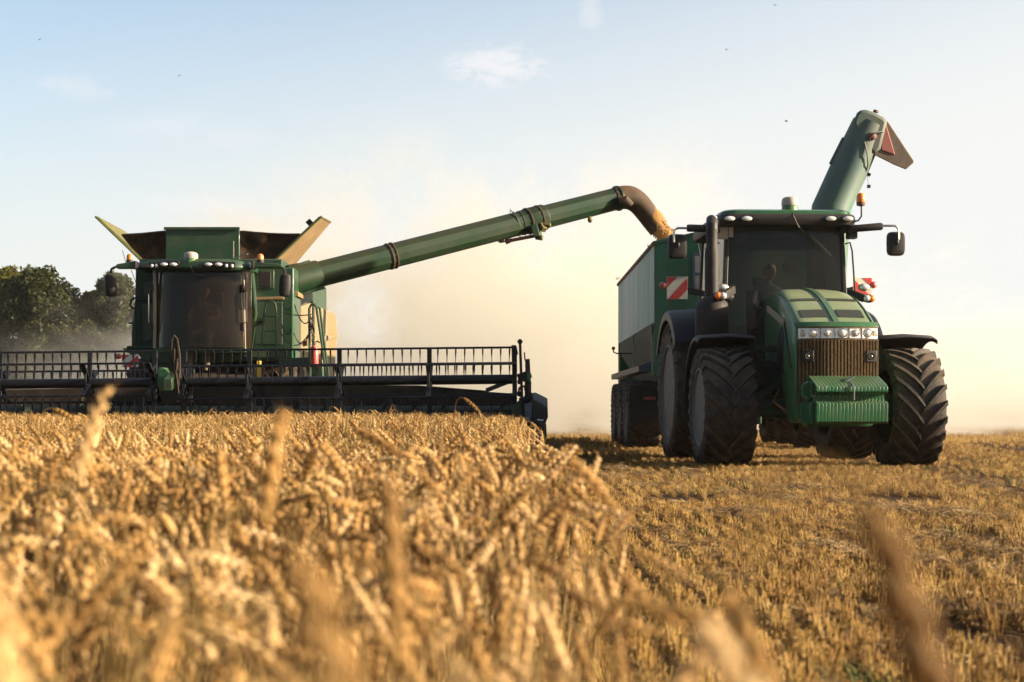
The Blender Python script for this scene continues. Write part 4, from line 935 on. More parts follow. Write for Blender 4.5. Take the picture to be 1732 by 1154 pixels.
lb.tube([P(530, 640, D_+.2), P(530, 516, D_+.2)], .024, 8); lb.lathe([(.05, 0), (.05, .03)], P(529.5, 513, D_+.2), 'z', 10)
lb.tube([P(532, 516, D_+.5), P(541, 522, D_+.6), P(556, 640, D_+.6)], .022, 8)
lb.build('ladder_rail', M['green'], CB)
kn = MB()
for k in range(7):
    kn.tube([P(526+R.uniform(-3, 3), 530+R.uniform(0, 50), D_), P(529+R.uniform(-2, 4), 535+R.uniform(0, 50), D_-.05), P(527+R.uniform(-3, 6), 545+R.uniform(0, 40), D_)], .009, 5)
kn.tube([P(534, 588, D_), P(531, 580, D_), P(537, 577, D_), P(541, 580, D_)], .012, 5); kn.build('cable', M['wire'], CB)
fe = MB().lathe([(.03, -.20), (.065, -.19), (.07, -.17), (.07, .12), (.055, .16), (.025, .18)], P(532, 602, D_-.1), 'z', 16).build('fire_extinguisher', M['extred'], CB)
MB().ellip(P(532, 588, D_-.1), (.04, .04, .03), 8, 6).build('valve', M['black'], fe)
pt_ = MB(); pt_.prism(PV(D_, (470, 606), (525, 604), (545, 608), (545, 640), (530, 640), (526, 622), (470, 616)), 'y', D_+.05, D_+.5); pt_.build('ladder_platform', M['green'], CB, .01)
# warning board
a = P(206, 621, 26.4); bq = P(234, 600, 26.4)
bd = MB().box(a.x, bq.x, 26.4, 26.415, a.z, bq.z).build('warning_board', M['white'], CB, .003); s2 = MB(); stripes(s2, a.x+.002, bq.x-.002, a.z+.002, bq.z-.002, 26.4, 1); s2.build('red_stripes', M['red'], bd)
MB().ellip(P(200, 603, 26.4), (.06, .05, .05), 10, 6).build('marker_lamp', M['redlens'], bd)
MB().beam(P(220, 600, 26.45), P(236, 594, 26.5), .03, .06).build('board_arm', M['green'], CB)

# ---- header with the reel
HX0, HX1, HC = -10.45, .06, -5.0
TIL = .0095
def zr(x): return 1.205 + TIL*(x+1.5)
RY = 23.0; RR = .475
tine_n = 0
def tine_mesh():
    m_ = MB()
    m_.loft([[Vector((x_, y_, .028)) for x_, y_ in ((-.010,-.014),(.010,-.014),(.010,.014),(-.010,.014))], [Vector((x_, y_+.012, -.045)) for x_, y_ in ((-.012,-.016),(.012,-.016),(.012,.016),(-.012,.016))],
            [Vector((x_, y_+.005, -.12)) for x_, y_ in ((-.006,-.009),(.006,-.009),(.006,.009),(-.006,.009))], [Vector((x_, y_-.01, -.225)) for x_, y_ in ((-.003,-.004),(.003,-.004),(.003,.004),(-.003,.004))]])
    m_.ellip((0, -.03, .004), (.010, .008, .010), 6, 4)
    return m_
tm = tine_mesh(); rest = MB(); proto_me = None
for half, (hx0, hx1, ph) in enumerate(((HX0+.15, -5.33, 6.0), (-4.92, HX1, -2.5))):
    for k in range(6):
        a_ = radians(ph + 60*k + 90); z_off = sin(a_)*RR; yo = -cos(a_)*RR
        p0 = Vector((hx0, RY+yo, zr(hx0)+z_off)); p1 = Vector((hx1, RY+yo, zr(hx1)+z_off))
        bat = MB(); bat.tube([p0, p1], .017, 10); bat = bat.build('reel_bat', M['navy'], CB)
        n = int((hx1-hx0)/.134)
        for j in range(n):
            x = hx0+.06+j*.134; q = Vector((x, RY+yo, zr(x)+z_off-.02))
            vis = x > -7.8 and ((k == 0) or (half == 1 and k in (1,) ) or (half == 0 and k == 1 and x > -6.3))
            if vis and tine_n < 100:
                tine_n += 1
                if proto_me is None:
                    t_ = tm.build('tine', M['navy'], None); proto_me = t_.data
                else:
                    t_ = bpy.data.objects.new('tine', proto_me); COL.objects.link(t_)
                t_.parent = bat; t_.location = q - Vector(CB['_w']); t_.rotation_euler = (R.uniform(-.05, .05), R.uniform(-.03, .03), R.uniform(-.1, .1))
            else:
                rest.add([v+q for v in tm.v], tm.f)
    # star plates
    xs_ = [hx0+.02, hx1-.02] + [hx0+(hx1-hx0)*f_ for f_ in ((.2, .47, .74) if half else (.26, .53, .80))]
    for x in xs_:
        sp_ = MB(); c_ = Vector((x, RY, zr(x)))
        for k in range(6):
            a_ = radians(ph+60*k+90); e_ = c_+Vector((0, -cos(a_)*RR, sin(a_)*RR)); sp_.beam(c_, e_, .035, .07, (1,0,0))
            a2 = radians(ph+60*(k+1)+90); e2 = c_+Vector((0, -cos(a2)*RR*.55, sin(a2)*RR*.55)); e1 = c_+Vector((0, -cos(a_)*RR*.55, sin(a_)*RR*.55)); sp_.beam(e1, e2, .03, .03, (1,0,0))
        sp_.build('reel_spider', M['navy'], CB, .004)
    tb = MB(); tb.tube([(hx0, RY, zr(hx0)), (hx1, RY, zr(hx1))], .072, 16); tb.build('reel_tube', M['navy'], CB)
ro = rest.build('tine', M['navy'], CB); ro['kind'] = 'stuff'
# back wall, cut sloping towards the ends, with opening in the middle
def bw(x0, x1, z0a, z1a, z0b, z1b, y, th, m, name, bev=.006):
    return MB().loft([[Vector((x0, y, z0a)), Vector((x0, y+th, z0a)), Vector((x0, y+th, z1a)), Vector((x0, y, z1a))], [Vector((x1, y, z0b)), Vector((x1, y+th, z0b)), Vector((x1, y+th, z1b)), Vector((x1, y, z1b))]]).build(name, m, CB, bev)
DW = 24.1
def zz(py): return P(0, py, DW).z
def xx(px): return P(px, 0, DW).x
bw(xx(450), xx(708), .35, zz(651), .35, zz(652), DW, .05, M['dustpanel'], 'header_back_wall')
bw(xx(708), xx(826), .35, zz(652), .35, zz(661), DW, .05, M['dustpanel'], 'header_back_wall')
bw(xx(826), xx(872), .35, zz(663), .35, zz(666), DW, .05, M['dustpanel'], 'header_back_wall')
bw(xx(140), xx(450), .35, zz(654), .35, zz(652), DW+.02, .05, M['dustpanel'], 'header_back_wall')
bw(HX0, xx(140), .35, zz(668), .35, zz(656), DW+.0, .05, M['dustpanel'], 'header_back_wall')
MB().box(HX0, HX1+.1, DW-.06, DW-.01, .62, .72).build('header_beam', M['green_dusty'], CB, .01)
MB().box(HX0, HX1+.12, 23.2, 23.3, .30, .40).build('cutter_bar', M['navy'], CB, .01)
MB().tube([(HX0, 23.7, .62), (HX1+.1, 23.7, .62)], .20, 20).build('header_auger', M['green_dusty'], CB)
fl = MB()
for sgn, xa, xb in ((1, HX0, HC-.6), (-1, HC+.6, HX1+.1)):
    N_ = int((xb-xa)/.45*14); pts = []
    for k in range(N_):
        t = k/N_; x = xa+(xb-xa)*t; a_ = sgn*2*pi*(x/.45)
        pts.append(([Vector((x, 23.7+cos(a_)*.19, .62+sin(a_)*.19)), Vector((x, 23.7+cos(a_)*.31, .62+sin(a_)*.31))]))
    fl.sheet(pts, (.006, 0, 0))
fl.build('auger_flighting', M['navy'], CB)
gb_ = MB()
for x in np.arange(HX0+.1, HX1, .45): gb_.box(x-.012, x+.012, 23.95, 24.06, .3, .85)
gb_.build('header_ribs', M['green_dusty'], CB)
MB().beam((P(823, 0, 23.6).x, 23.8, P(0, 660, 23.6).z), (P(862, 0, 23.4).x, 23.4, P(0, 645, 23.4).z), .05, .06).build('reel_arm', M['navy'], CB, .006)
# middle reel support
ra = MB(); ra.beam(P(284, 651, 22.1), P(300, 630, 23.6), .12, .17); ra.build('reel_support_arm', M['green'], CB, .01)
MB().beam(P(284.5, 650.5, 22.06), P(284.3, 650.8, 22.03), .07, .10).build('arm_socket', M['black'], CB)
cv_ = MB(); cv_.prism([(P(a_, 0, 22.7).x, P(0, b_, 22.7).z) for a_, b_ in ((270, 622), (282, 622), (288, 640), (290, 655), (282, 663), (273, 661), (269, 650))], 'y', 22.6, 22.8); cv_.build('drive_cover', M['green_tractor'], CB, .02)
bt_ = MB()
bt_.tube([P(291, 640, 22.5), P(290, 600, 22.45), P(291, 575, 22.4), P(295, 568, 22.4), P(299, 574, 22.4), P(303, 600, 22.45), P(304, 640, 22.5)], .022, 6)
bt_.tube([P(296, 570, 22.42), P(295, 600, 22.42), P(293, 640, 22.5)], .012, 6); bt_.tube([P(298, 570, 22.42), P(302, 640, 22.5)], .012, 6)
for k in range(8): bt_.tube([P(296+R.uniform(-6, 8), 605+R.uniform(0, 15), 22.4), P(297+R.uniform(-6, 8), 625+R.uniform(0, 10), 22.35), P(300+R.uniform(-6, 8), 650+R.uniform(0, 18), 22.4)], .012, 5)
bt_.build('hose_bundle', M['dustpanel'], CB)
sr_ = MB()
for px0, px1 in ((300, 312), (322, 326)): sr_.beam(P(px0, 680, 23), P(px1, 640, 23.1), .05, .08, (0,1,0))
sr_.build('support_strut', M['grey_black'], CB)
# right end: uprights, bracket, divider
en = MB(); X = HX1
q0 = P(879.5, 578, 22.9); q1 = P(884, 700, 22.9)
en.beam(q0, q1, .04, .07, (0,1,0)); en.ellip(q0, (.04, .05, .04), 8, 6); en.beam(P(872, 586, 22.95), P(875, 600, 22.95), .03, .05, (0,1,0))
en.build('end_upright', M['navy'], CB, .006)
MB().beam(P(869, 584, 23.1), P(871, 668, 23.1), .07, .08, (0,1,0)).build('end_upright', M['navy'], CB, .006)
ea = MB(); ea.beam(P(876, 640, 23), P(898, 632, 23), .10, .12); ea.build('reel_end_arm', M['grey_black'], CB, .01)
ebk = MB(); ebk.prism([(P(a_, 0, 23).x, P(0, b_, 23).z) for a_, b_ in ((888, 608), (896, 607), (897, 628), (898, 645), (893, 648), (889, 640))], 'y', 22.95, 23.1); ebk.tube([P(887, 596, 23), P(888, 610, 23)], .012, 6)
ebk.build('end_bracket', M['grey_black'], CB, .008)
MB().prism([(P(a_, 0, 23).x, P(0, b_, 23).z) for a_, b_ in ((890, 630), (897, 628), (898, 645), (891, 646))], 'y', 22.9, 22.95).build('bracket_plate', M['green_tractor'], CB, .01)
kn = MB()
for k in range(26): kn.obox(P(878+R.uniform(0, 18), 640+R.uniform(0, 50), 23+R.uniform(-.1, .2)), (R.uniform(.03, .09), .08, R.uniform(.03, .09)), (R.random(), R.random(), R.random()))
kn.tube([P(881, 650, 22.9), P(885, 655, 22.9), P(891, 652, 22.9), P(896, 657, 22.9)], .012, 6); kn.tube([P(893, 645, 23), P(893, 690, 23)], .05, 8)
kn.build('drive_linkage', M['grey_black'], CB, .006)
def PY(pts): return [(P(a_, 0, 22.7).x, P(0, b_, 22.7).z) for a_, b_ in pts]
es = MB(); es.box(P(866, 0, 23).x, P(868, 0, 23).x+.26, 22.9, 24.1, .20, P(0, 690, 23).z+.05); es.build('end_plate', M['green'], CB, .02)
dv = MB()
def R3(D_, pts): return [P(a_, b_, D_) for a_, b_ in pts]
dv.loft([R3(22.3, ((902, 676), (918, 684), (925, 690), (925, 706), (920, 714), (899, 709))), R3(22.9, ((899, 666), (908, 665), (926, 674), (927, 706), (922, 718), (897, 711))), R3(24.0, ((897, 665), (906, 664), (924, 674), (925, 706), (920, 718), (895, 711)))])
dv.build('divider_hood', M['grey_black'], CB, .012)
MB().obox(P(914, 710.5, 22.25), (.09, .01, .022), (0, .15, 0)).build('divider_sticker', M['white'], CB)
d2 = MB(); d2.loft([R3(21.9, ((893, 716), (905, 710), (918, 716), (921, 735), (916, 746), (900, 750), (893, 745))), R3(22.8, ((890, 712), (903, 708), (924, 716), (925, 738), (917, 752), (898, 754), (889, 748))), R3(23.8, ((888, 712), (903, 708), (922, 716), (923, 738), (915, 748), (898, 750), (889, 745)))])
d2.build('divider_shoe', M['navy'], CB, .02)
MB().prism(PY(((887, 684), (899, 680), (899, 707), (893, 713), (888, 708))), 'y', 22.25, 22.35).build('divider_plate', M['blue_steel'], CB, .01)
# ------------------------------------------------------------------ ground
def simple(name, build):
    m = bpy.data.materials.new(name); m.use_nodes = True; build(m.node_tree, m.node_tree.nodes, m.node_tree.nodes['Principled BSDF']); return m
def gmat(t, n, b):
    tcn = n.new('ShaderNodeTexCoord')
    a = n.new('ShaderNodeTexNoise'); a.inputs['Scale'].default_value = 1.1; a.inputs['Detail'].default_value = 12; a.inputs['Roughness'].default_value = .75
    t.links.new(tcn.outputs['Object'], a.inputs[0])
    mp = n.new('ShaderNodeMapping'); mp.inputs['Scale'].default_value = (7.5, .6, 1); t.links.new(tcn.outputs['Object'], mp.inputs[0])
    w2 = n.new('ShaderNodeTexNoise'); w2.inputs['Scale'].default_value = 4; w2.inputs['Detail'].default_value = 6; t.links.new(mp.outputs[0], w2.inputs[0])
    ad = n.new('ShaderNodeMath'); ad.operation = 'ADD'; t.links.new(a.outputs[0], ad.inputs[0]); t.links.new(w2.outputs[0], ad.inputs[1])
    cr = n.new('ShaderNodeValToRGB'); e = cr.color_ramp.elements
    e[0].position = .38; e[0].color = (.02, .011, .006, 1); e[1].position = .64; e[1].color = (.17, .085, .025, 1); e.new(.5).color = (.055, .028, .010, 1)
    hv = n.new('ShaderNodeMath'); hv.operation = 'MULTIPLY'; hv.inputs[1].default_value = .5; t.links.new(ad.outputs[0], hv.inputs[0])
    t.links.new(hv.outputs[0], cr.inputs[0]); t.links.new(cr.outputs[0], b.inputs['Base Color']); b.inputs['Roughness'].default_value = .95; b.inputs['Specular IOR Level'].default_value = .1
    bp = n.new('ShaderNodeBump'); bp.inputs['Strength'].default_value = .9; bp.inputs['Distance'].default_value = .06; t.links.new(hv.outputs[0], bp.inputs['Height']); t.links.new(bp.outputs[0], b.inputs['Normal'])
M['ground'] = simple('stubble_soil', gmat)
def gz(x, y):
    """gentle roll of the field beyond the machines"""
    return .0
g = MB()
xsg = [-900, -300, -120, -60, -30, -15, -8, -4, -2, 0, 2, 4, 8, 15, 30, 60, 120, 300, 900]
ysg = [-60, -20, 0, 4, 8, 14, 20, 30, 40, 60, 90, 150, 300, 700, 1500]
g.sheet([[Vector((x, y, gz(x, y))) for y in ysg] for x in xsg])
go = g.build('ground', M['ground'], None); go['kind'] = 'structure'

# ------------------------------------------------------------------ scattering with geometry nodes (uncountable stuff)
def plantmat(name, c1, c2, c3, trans=.35, rough=.7):
    m = bpy.data.materials.new(name); m.use_nodes = True; t = m.node_tree; n = t.nodes; n.clear()
    o = n.new('ShaderNodeOutputMaterial'); d = n.new('ShaderNodeBsdfPrincipled'); tr = n.new('ShaderNodeBsdfTranslucent'); mx = n.new('ShaderNodeMixShader')
    oi = n.new('ShaderNodeObjectInfo'); tcn = n.new('ShaderNodeTexCoord')
    nz = n.new('ShaderNodeTexNoise'); nz.inputs['Scale'].default_value = 14; nz.inputs['Detail'].default_value = 3; t.links.new(tcn.outputs['Object'], nz.inputs[0])
    ad = n.new('ShaderNodeMath'); ad.operation = 'MULTIPLY_ADD'; t.links.new(nz.outputs[0], ad.inputs[0]); ad.inputs[1].default_value = .9; t.links.new(oi.outputs['Random'], ad.inputs[2])
    hv = n.new('ShaderNodeMath'); hv.operation = 'MULTIPLY'; hv.inputs[1].default_value = .53; t.links.new(ad.outputs[0], hv.inputs[0])
    cr = n.new('ShaderNodeValToRGB'); e = cr.color_ramp.elements; e[0].position = .1; e[0].color = (*c1, 1); e[1].position = .9; e[1].color = (*c3, 1); e.new(.5).color = (*c2, 1)
    t.links.new(hv.outputs[0], cr.inputs[0]); t.links.new(cr.outputs[0], d.inputs['Base Color']); t.links.new(cr.outputs[0], tr.inputs[0])
    d.inputs['Roughness'].default_value = rough; d.inputs['Specular IOR Level'].default_value = .3
    mx.inputs[0].default_value = trans; t.links.new(d.outputs[0], mx.inputs[1]); t.links.new(tr.outputs[0], mx.inputs[2]); t.links.new(mx.outputs[0], o.inputs[0])
    return m
M['ear'] = plantmat('wheat_ear', (.09,.036,.008), (.46,.26,.078), (.80,.58,.30), .24)
M['stem'] = plantmat('wheat_stem', (.12,.06,.014), (.28,.17,.05), (.42,.29,.11), .15)
M['leaf'] = plantmat('dry_leaf', (.08,.045,.02), (.20,.12,.05), (.32,.24,.12), .3)
M['stub'] = plantmat('stubble_straw', (.10,.045,.010), (.33,.185,.042), (.58,.39,.12), .2)
M['straw'] = plantmat('loose_straw', (.13,.07,.025), (.26,.165,.07), (.42,.30,.15), .2)
M['weed'] = plantmat('green_regrowth', (.05,.06,.012), (.09,.10,.02), (.14,.13,.04), .3)
protos = bpy.data.collections.new('plant_forms')
def proto(name, mb, mats, coll):
    me = bpy.data.meshes.new(name); me.from_pydata([tuple(p) for p in mb.v], [], mb.f)
    for m in mats: me.materials.append(m)
    me.polygons.foreach_set('material_index', mb.m); me.polygons.foreach_set('use_smooth', [True]*len(me.polygons))
    o = bpy.data.objects.new(name, me); coll.objects.link(o); return o
def wheat(rnd, h=.66, detail=1, droop=None, upright=False, az=None):
    mb = MB(); mb.mi = 1
    a = rnd.uniform(0, 2*pi) if az is None else az; lean = rnd.uniform(.02, .12)*h
    dx, dy = cos(a), sin(a)
    q_ = rnd.random(); dr = droop if droop is not None else (rnd.uniform(2.7, 3.25) if q_ < .70 else (rnd.uniform(1.6, 2.6) if q_ < .90 else rnd.uniform(.2, 1.0)))
    if upright: dr = rnd.uniform(0, .3)
    # stem then neck bending through angle dr
    pts = []; hs = h*(.93 if dr > 1.2 else .86)
    for k in range(6):
        t = k/5; pts.append(Vector((dx*lean*t*t, dy*lean*t*t, hs*t)))
    ang = 2*lean/h; n_ = 8; ln = .062; p = pts[-1].copy()
    for k in range(n_):
        ang2 = ang + dr*(k+1)/n_*.96; p = p + Vector((dx*sin(ang2), dy*sin(ang2), cos(ang2)))*(ln/n_); pts.append(p.copy())
    neck = len(pts)-1
    mb.tube(pts, [.0017]*6+[.0012]*n_, 3 if detail < 2 else 5, cap=False)
    # ear
    mb.mi = 0; L_ = rnd.uniform(.084, .108); N_ = 10; a0 = ang + dr*.96; tw = rnd.uniform(0, pi)
    axis = []; q = p.copy()
    for k in range(N_+1):
        an = a0 + (.12 if dr < 2.4 else -.05)*k/N_; axis.append((q.copy(), an)); q = q + Vector((dx*sin(an), dy*sin(an), cos(an)))*(L_/N_)
    for k in range(N_+1):
        q, an = axis[k]; t = Vector((dx*sin(an), dy*sin(an), cos(an))); u = Vector((-dy, dx, 0)); v = t.cross(u)
        s_ = 1 if k % 2 else -1; env = .75+.35*sin(pi*min(1, (k+1)/(N_+1)*1.1))
        for off in ((s_, 0), (s_*.45, .75), (s_*.45, -.75)):
            sd_ = (u*cos(tw)+v*sin(tw))*off[0] + (-u*sin(tw)+v*cos(tw))*off[1]*.8
            c = q + sd_*.0046*env; dirv = (t + sd_*.62).normalized(); l = .0138*env; r = .0042*env
            w1 = dirv.cross(sd_ if sd_.length > 0 else u).normalized(); w2 = dirv.cross(w1)
            if detail == 0:
                mb.add([c-dirv*l*.4, c+w1*r, c+w2*r, c-w1*r, c-w2*r, c+dirv*l*.75], [(0,2,1),(0,3,2),(0,4,3),(0,1,4),(5,1,2),(5,2,3),(5,3,4),(5,4,1)])
            else:
                rings = [[c+dirv*l*tt+(w1*cos(j*pi/3)+w2*sin(j*pi/3))*r*rr for j in range(6)] for tt, rr in ((-.45, .3), (-.2, .9), (.15, 1), (.5, .6), (.8, .12))]
                mb.loft(rings)
            if detail and rnd.random() < .5: mb.tube([c+dirv*l*.7, c+dirv*(l*.7+.008)+t*.006], [.0004, .0001], 3, cap=False)
    # dry leaves
    mb.mi = 2
    for k in range(rnd.choice((0, 1, 1, 2))):
        z = rnd.uniform(.25, .9)*hs; b = rnd.uniform(0, 2*pi); base = Vector((dx*lean*(z/hs)**2, dy*lean*(z/hs)**2, z)); l = rnd.uniform(.09, .2); g_ = []
        for j in range(6):
            t = j/5; e = rnd.uniform(.9, 1.1); c = base + Vector((cos(b)*l*.55*t, sin(b)*l*.55*t, l*(.5*t-1.15*t*t)*e)); wv = Vector((-sin(b+t*1.2), cos(b+t*1.2), .3*t)).normalized()*.0048*(1-t*.8)
            g_.append([c-wv, c+wv])
        mb.sheet(g_)
    return mb
def scatter(name, pts, coll, label, cat):
    """pts: (x,y,z,rotz,tiltx,tilty,scale,index)"""
    pts = np.array(pts, dtype=np.float32)
    me = bpy.data.meshes.new(name); me.vertices.add(len(pts)); me.vertices.foreach_set('co', pts[:, :3].ravel())
    at_ = me.attributes.new('rot', 'FLOAT_VECTOR', 'POINT'); at_.data.foreach_set('vector', np.ascontiguousarray(pts[:, [4, 5, 3]]).ravel())
    at_ = me.attributes.new('size', 'FLOAT', 'POINT'); at_.data.foreach_set('value', np.ascontiguousarray(pts[:, 6]))
    at_ = me.attributes.new('form', 'INT', 'POINT'); at_.data.foreach_set('value', pts[:, 7].astype(np.int32))
    o = bpy.data.objects.new(name, me); COL.objects.link(o); tag(o, label, cat, None, 'stuff')
    ng = bpy.data.node_groups.new(name, 'GeometryNodeTree')
    ng.interface.new_socket('Geometry', in_out='INPUT', socket_type='NodeSocketGeometry'); ng.interface.new_socket('Geometry', in_out='OUTPUT', socket_type='NodeSocketGeometry')
    n = ng.nodes; l = ng.links; i_ = n.new('NodeGroupInput'); o_ = n.new('NodeGroupOutput')
    ip = n.new('GeometryNodeInstanceOnPoints'); ci_ = n.new('GeometryNodeCollectionInfo'); ci_.inputs['Collection'].default_value = coll
    ci_.inputs['Separate Children'].default_value = True; ci_.inputs['Reset Children'].default_value = True
    def attr(nm, ty): a = n.new('GeometryNodeInputNamedAttribute'); a.data_type = ty; a.inputs[0].default_value = nm; return a.outputs[0]
    l.new(i_.outputs[0], ip.inputs['Points']); l.new(ci_.outputs[0], ip.inputs['Instance']); ip.inputs['Pick Instance'].default_value = True
    l.new(attr('form', 'INT'), ip.inputs['Instance Index'])
    er = n.new('FunctionNodeEulerToRotation'); l.new(attr('rot', 'FLOAT_VECTOR'), er.inputs[0]); l.new(er.outputs[0], ip.inputs['Rotation'])
    l.new(attr('size', 'FLOAT'), ip.inputs['Scale']); l.new(ip.outputs[0], o_.inputs[0])
    md = o.modifiers.new('scatter', 'NODES'); md.node_group = ng
    return o
rw = random.Random(5)
near_c = bpy.data.collections.new('wheat_near'); far_c = bpy.data.collections.new('wheat_far')
for k in range(14): proto('a%02d' % k, wheat(rw, .66, 1), [M['ear'], M['stem'], M['leaf']], near_c)
for k in range(10): proto('b%02d' % k, wheat(rw, .66, 0), [M['ear'], M['stem'], M['leaf']], far_c)
EDGE = .125
npts, fpts = [], []
rw = random.Random(9)
def edge_x(y): return min(EDGE, .03+.05*y, max(.05, EDGE-.016*(y-3))) + .02*noise.noise(Vector((y*.9, 3.1, 0)))
# drill rows along the driving direction, 12.5 cm apart
def hgt(x, y): return .90+.13*min(1, max(0, (y-1.5)/11)) + .10*noise.noise(Vector((x*.5, y*.35, 1.7))) + .05*noise.noise(Vector((x*2.3, y*1.9, 4)))
y = .30
while y < 23.1:
    half = 900/F*y + .35
    xl = max(-10.5, -half - .4); xr = edge_x(y)
    dens = 215 if y < 3 else (250 if y < 6 else 290)
    step = .25
    n = int((xr-xl)*step*dens)
    for _ in range(n):
        yy = y + rw.random()*step; x = xl + (xr-xl)*rw.random()
        if (x*x+yy*yy) < .16: continue
        row = round(x/.125)*.125; x = row + (x-row)*.75
        if x > xr: continue
        s = hgt(x, yy)*rw.gauss(1.0, .055)
        # plants close to the lens are pressed lower and the margin leans out over the stubble
        if yy < 1.0: s *= .78+.20*(yy-.3)/.7
        m_ = max(0, 1-(xr-x)/.15); tilt = rw.gauss(0, .07) + .09*m_*rw.random()
        p = (x, yy, 0, rw.uniform(-pi, pi) if rw.random() < .5 else rw.gauss(0, .9), rw.gauss(0, .06), tilt, s)
        if yy < 7: npts.append(p + (rw.randrange(14),))
        else: fpts.append(p + (rw.randrange(10),))
    y += step
for k in range(34):
    px_ = rw.uniform(-20, 1000); py_ = rw.uniform(1010, 1140)
    D_ = rw.uniform(.42, .70); t_ = P(px_, py_, D_); npts.append((t_.x, D_, 0, rw.uniform(-1, 1), rw.gauss(0, .04), rw.gauss(0, .04), t_.z/.665, rw.randrange(14)))
scatter('wheat_crop', npts, near_c, 'ripe golden wheat with nodding ears standing closest to the camera', 'wheat')
scatter('wheat_crop', fpts, far_c, 'standing ripe wheat right in front of the combine reel', 'wheat')
print('WHEAT', len(npts), len(fpts))
# single stalks that stand out of the crop
def stalk(px, py, D, lean, droop, label, h=None, s=1.0, seed=1, rz=0, az=None):
    rr = random.Random(seed); top = P(px, py, D)
    mb = wheat(rr, .66, 1, droop=droop, az=az)
    zmax = max(v.z for v in mb.v); ymid = max(mb.v, key=lambda v: v.z)
    sc_ = top.z/zmax
    o = thing('wheat_stalk', label, 'wheat stalk', (top.x, D, 0), 0, 'single wheat stalks standing out of the crop')
    st_ = MB(); st_.M = None
    for nm, idx, mtl in (('ear', 0, M['ear']), ('stem', 1, M['stem']), ('leaf', 2, M['leaf'])):
        m_ = MB(); used = {}
        for f, mi in zip(mb.f, mb.m):
            if mi != idx: continue
            ff = []
            for i in f:
                if i not in used:
                    used[i] = len(m_.v); v = mb.v[i]; v = Matrix.Rotation(rz, 3, 'Z') @ v
                    xo = (Matrix.Rotation(rz, 3, 'Z') @ ymid)
                    m_.v.append(Vector(((v.x-xo.x)*s + lean*(v.z/zmax-1), (v.y-xo.y)*s, v.z*sc_)))
                ff.append(used[i])
            m_.f.append(ff); m_.m.append(0)
        if m_.f: m_.build(nm, mtl, o, angle=70)
    return o
stalk(203, 642, 1.9, .06, .15, 'upright brown wheat stalk rising highest in front of the left part of the reel', seed=3, az=0)
stalk(476, 668, 1.5, .0, .05, 'blurred upright wheat stalk rising in front of the reel below the combine ladder', seed=4, az=0)
stalk(780, 672, 9.0, .03, 2.0, 'thin stalk with a nodding head reaching above the crop near the header end', seed=5, az=0)
stalk(600, 745, 1.10, -.02, 3.05, 'big blurred wheat ear bowed over in the middle foreground', seed=6, az=0)
stalk(96, 690, 6.0, .02, 1.9, 'slim nodding stalk above the crop at the far left', seed=8, az=0)
stalk(945, 765, 2.4, .05, 2.2, 'wheat stalk at the crop corner nodding over the stubble', seed=12, az=.2)
stalk(1178, 958, 1.0, .0, 2.75, 'blurred wheat ear arching over the stubble at the bottom of the picture', seed=13, az=0)
stalk(1105, 1005, .72, .0, 2.6, 'blurred wheat ear at the crop edge leaning right across the bottom', seed=14, az=0)
stalk(1275, 1030, 1.05, .02, .3, 'blurred wheat ear standing straight at the bottom right of the crop edge', seed=15, az=0)
stalk(1330, 1085, .70, .0, 2.9, 'lowest blurred wheat head in the bottom centre right', seed=16, az=0)
stalk(1385, 775, .60, .0, 2.72, 'very blurred brownish wheat ear close to the lens in front of the stubble and tractor', seed=17, az=0)
stalk(430, 1010, .42, .0, 2.8, 'huge pale blur of a wheat ear close to the lens at the bottom', seed=18, az=0)
stalk(300, 1040, .40, .0, 2.9, 'bright blurred wheat ear at the very bottom, left of the palest blur', seed=19, az=3.14)
stalk(70, 800, .50, .0, 3.1, 'yellow blur of a wheat ear filling the left edge of the picture', seed=20, az=3.14)
stalk(430, 850, .62, .0, 2.9, 'brownish blurred wheat ear arching in the left middle foreground', seed=21, az=0)
stalk(345, 735, 2.6, .0, 2.9, 'nodding wheat ear standing above the crop left of the big bowed ear', seed=22, az=0)
stalk(590, 722, 3.4, .0, 1.8, 'small dark ear bent right just above the big bowed ear', seed=23, az=0)

# ------------------------------------------------------------------ stubble
stub_c = bpy.data.collections.new('stubble_forms'); rs = random.Random(21)
def tuft(rnd, n, ln, wd, h0, h1, r=.0021):
    mb = MB()
    for k in range(n):
        x = rnd.gauss(0, wd); y = rnd.uniform(-ln/2, ln/2); h = rnd.uniform(h0, h1); a, b = rnd.gauss(0, .16), rnd.gauss(0, .16)
        p0 = Vector((x, y, -.01)); p1 = Vector((x+a*h, y+b*h, h)); mb.mi = 0; mb.tube([p0, p1], [r, r*.9], 3, cap=False)
        if rnd.random() < .4:
            mb.mi = 1; q = p0.lerp(p1, rnd.uniform(.2, .9)); c = rnd.uniform(0, 2*pi); l = rnd.uniform(.03, .07)
            mb.sheet([[q, q+Vector((0, 0, .005))], [q+Vector((cos(c)*l*.6, sin(c)*l*.6, l*.2)), q+Vector((cos(c)*l*.6, sin(c)*l*.6, l*.2-.006))], [q+Vector((cos(c)*l, sin(c)*l, -l*.2))]*2])
    for k in range(int(n*.3)):
        mb.mi = 1; c = rnd.uniform(0, 2*pi); l = rnd.uniform(.03, .12); q = Vector((rnd.gauss(0, wd*3), rnd.uniform(-ln/2, ln/2), rnd.uniform(.003, .03)))
        mb.tube([q, q+Vector((cos(c)*l, sin(c)*l, rnd.uniform(-.01, .02)))], .0016, 3, cap=False)
    return mb
for k in range(8): proto('s%02d' % k, tuft(rs, 21, .22, .010, .05, .105), [M['stub'], M['straw']], stub_c)
pts = []
y = 3.6
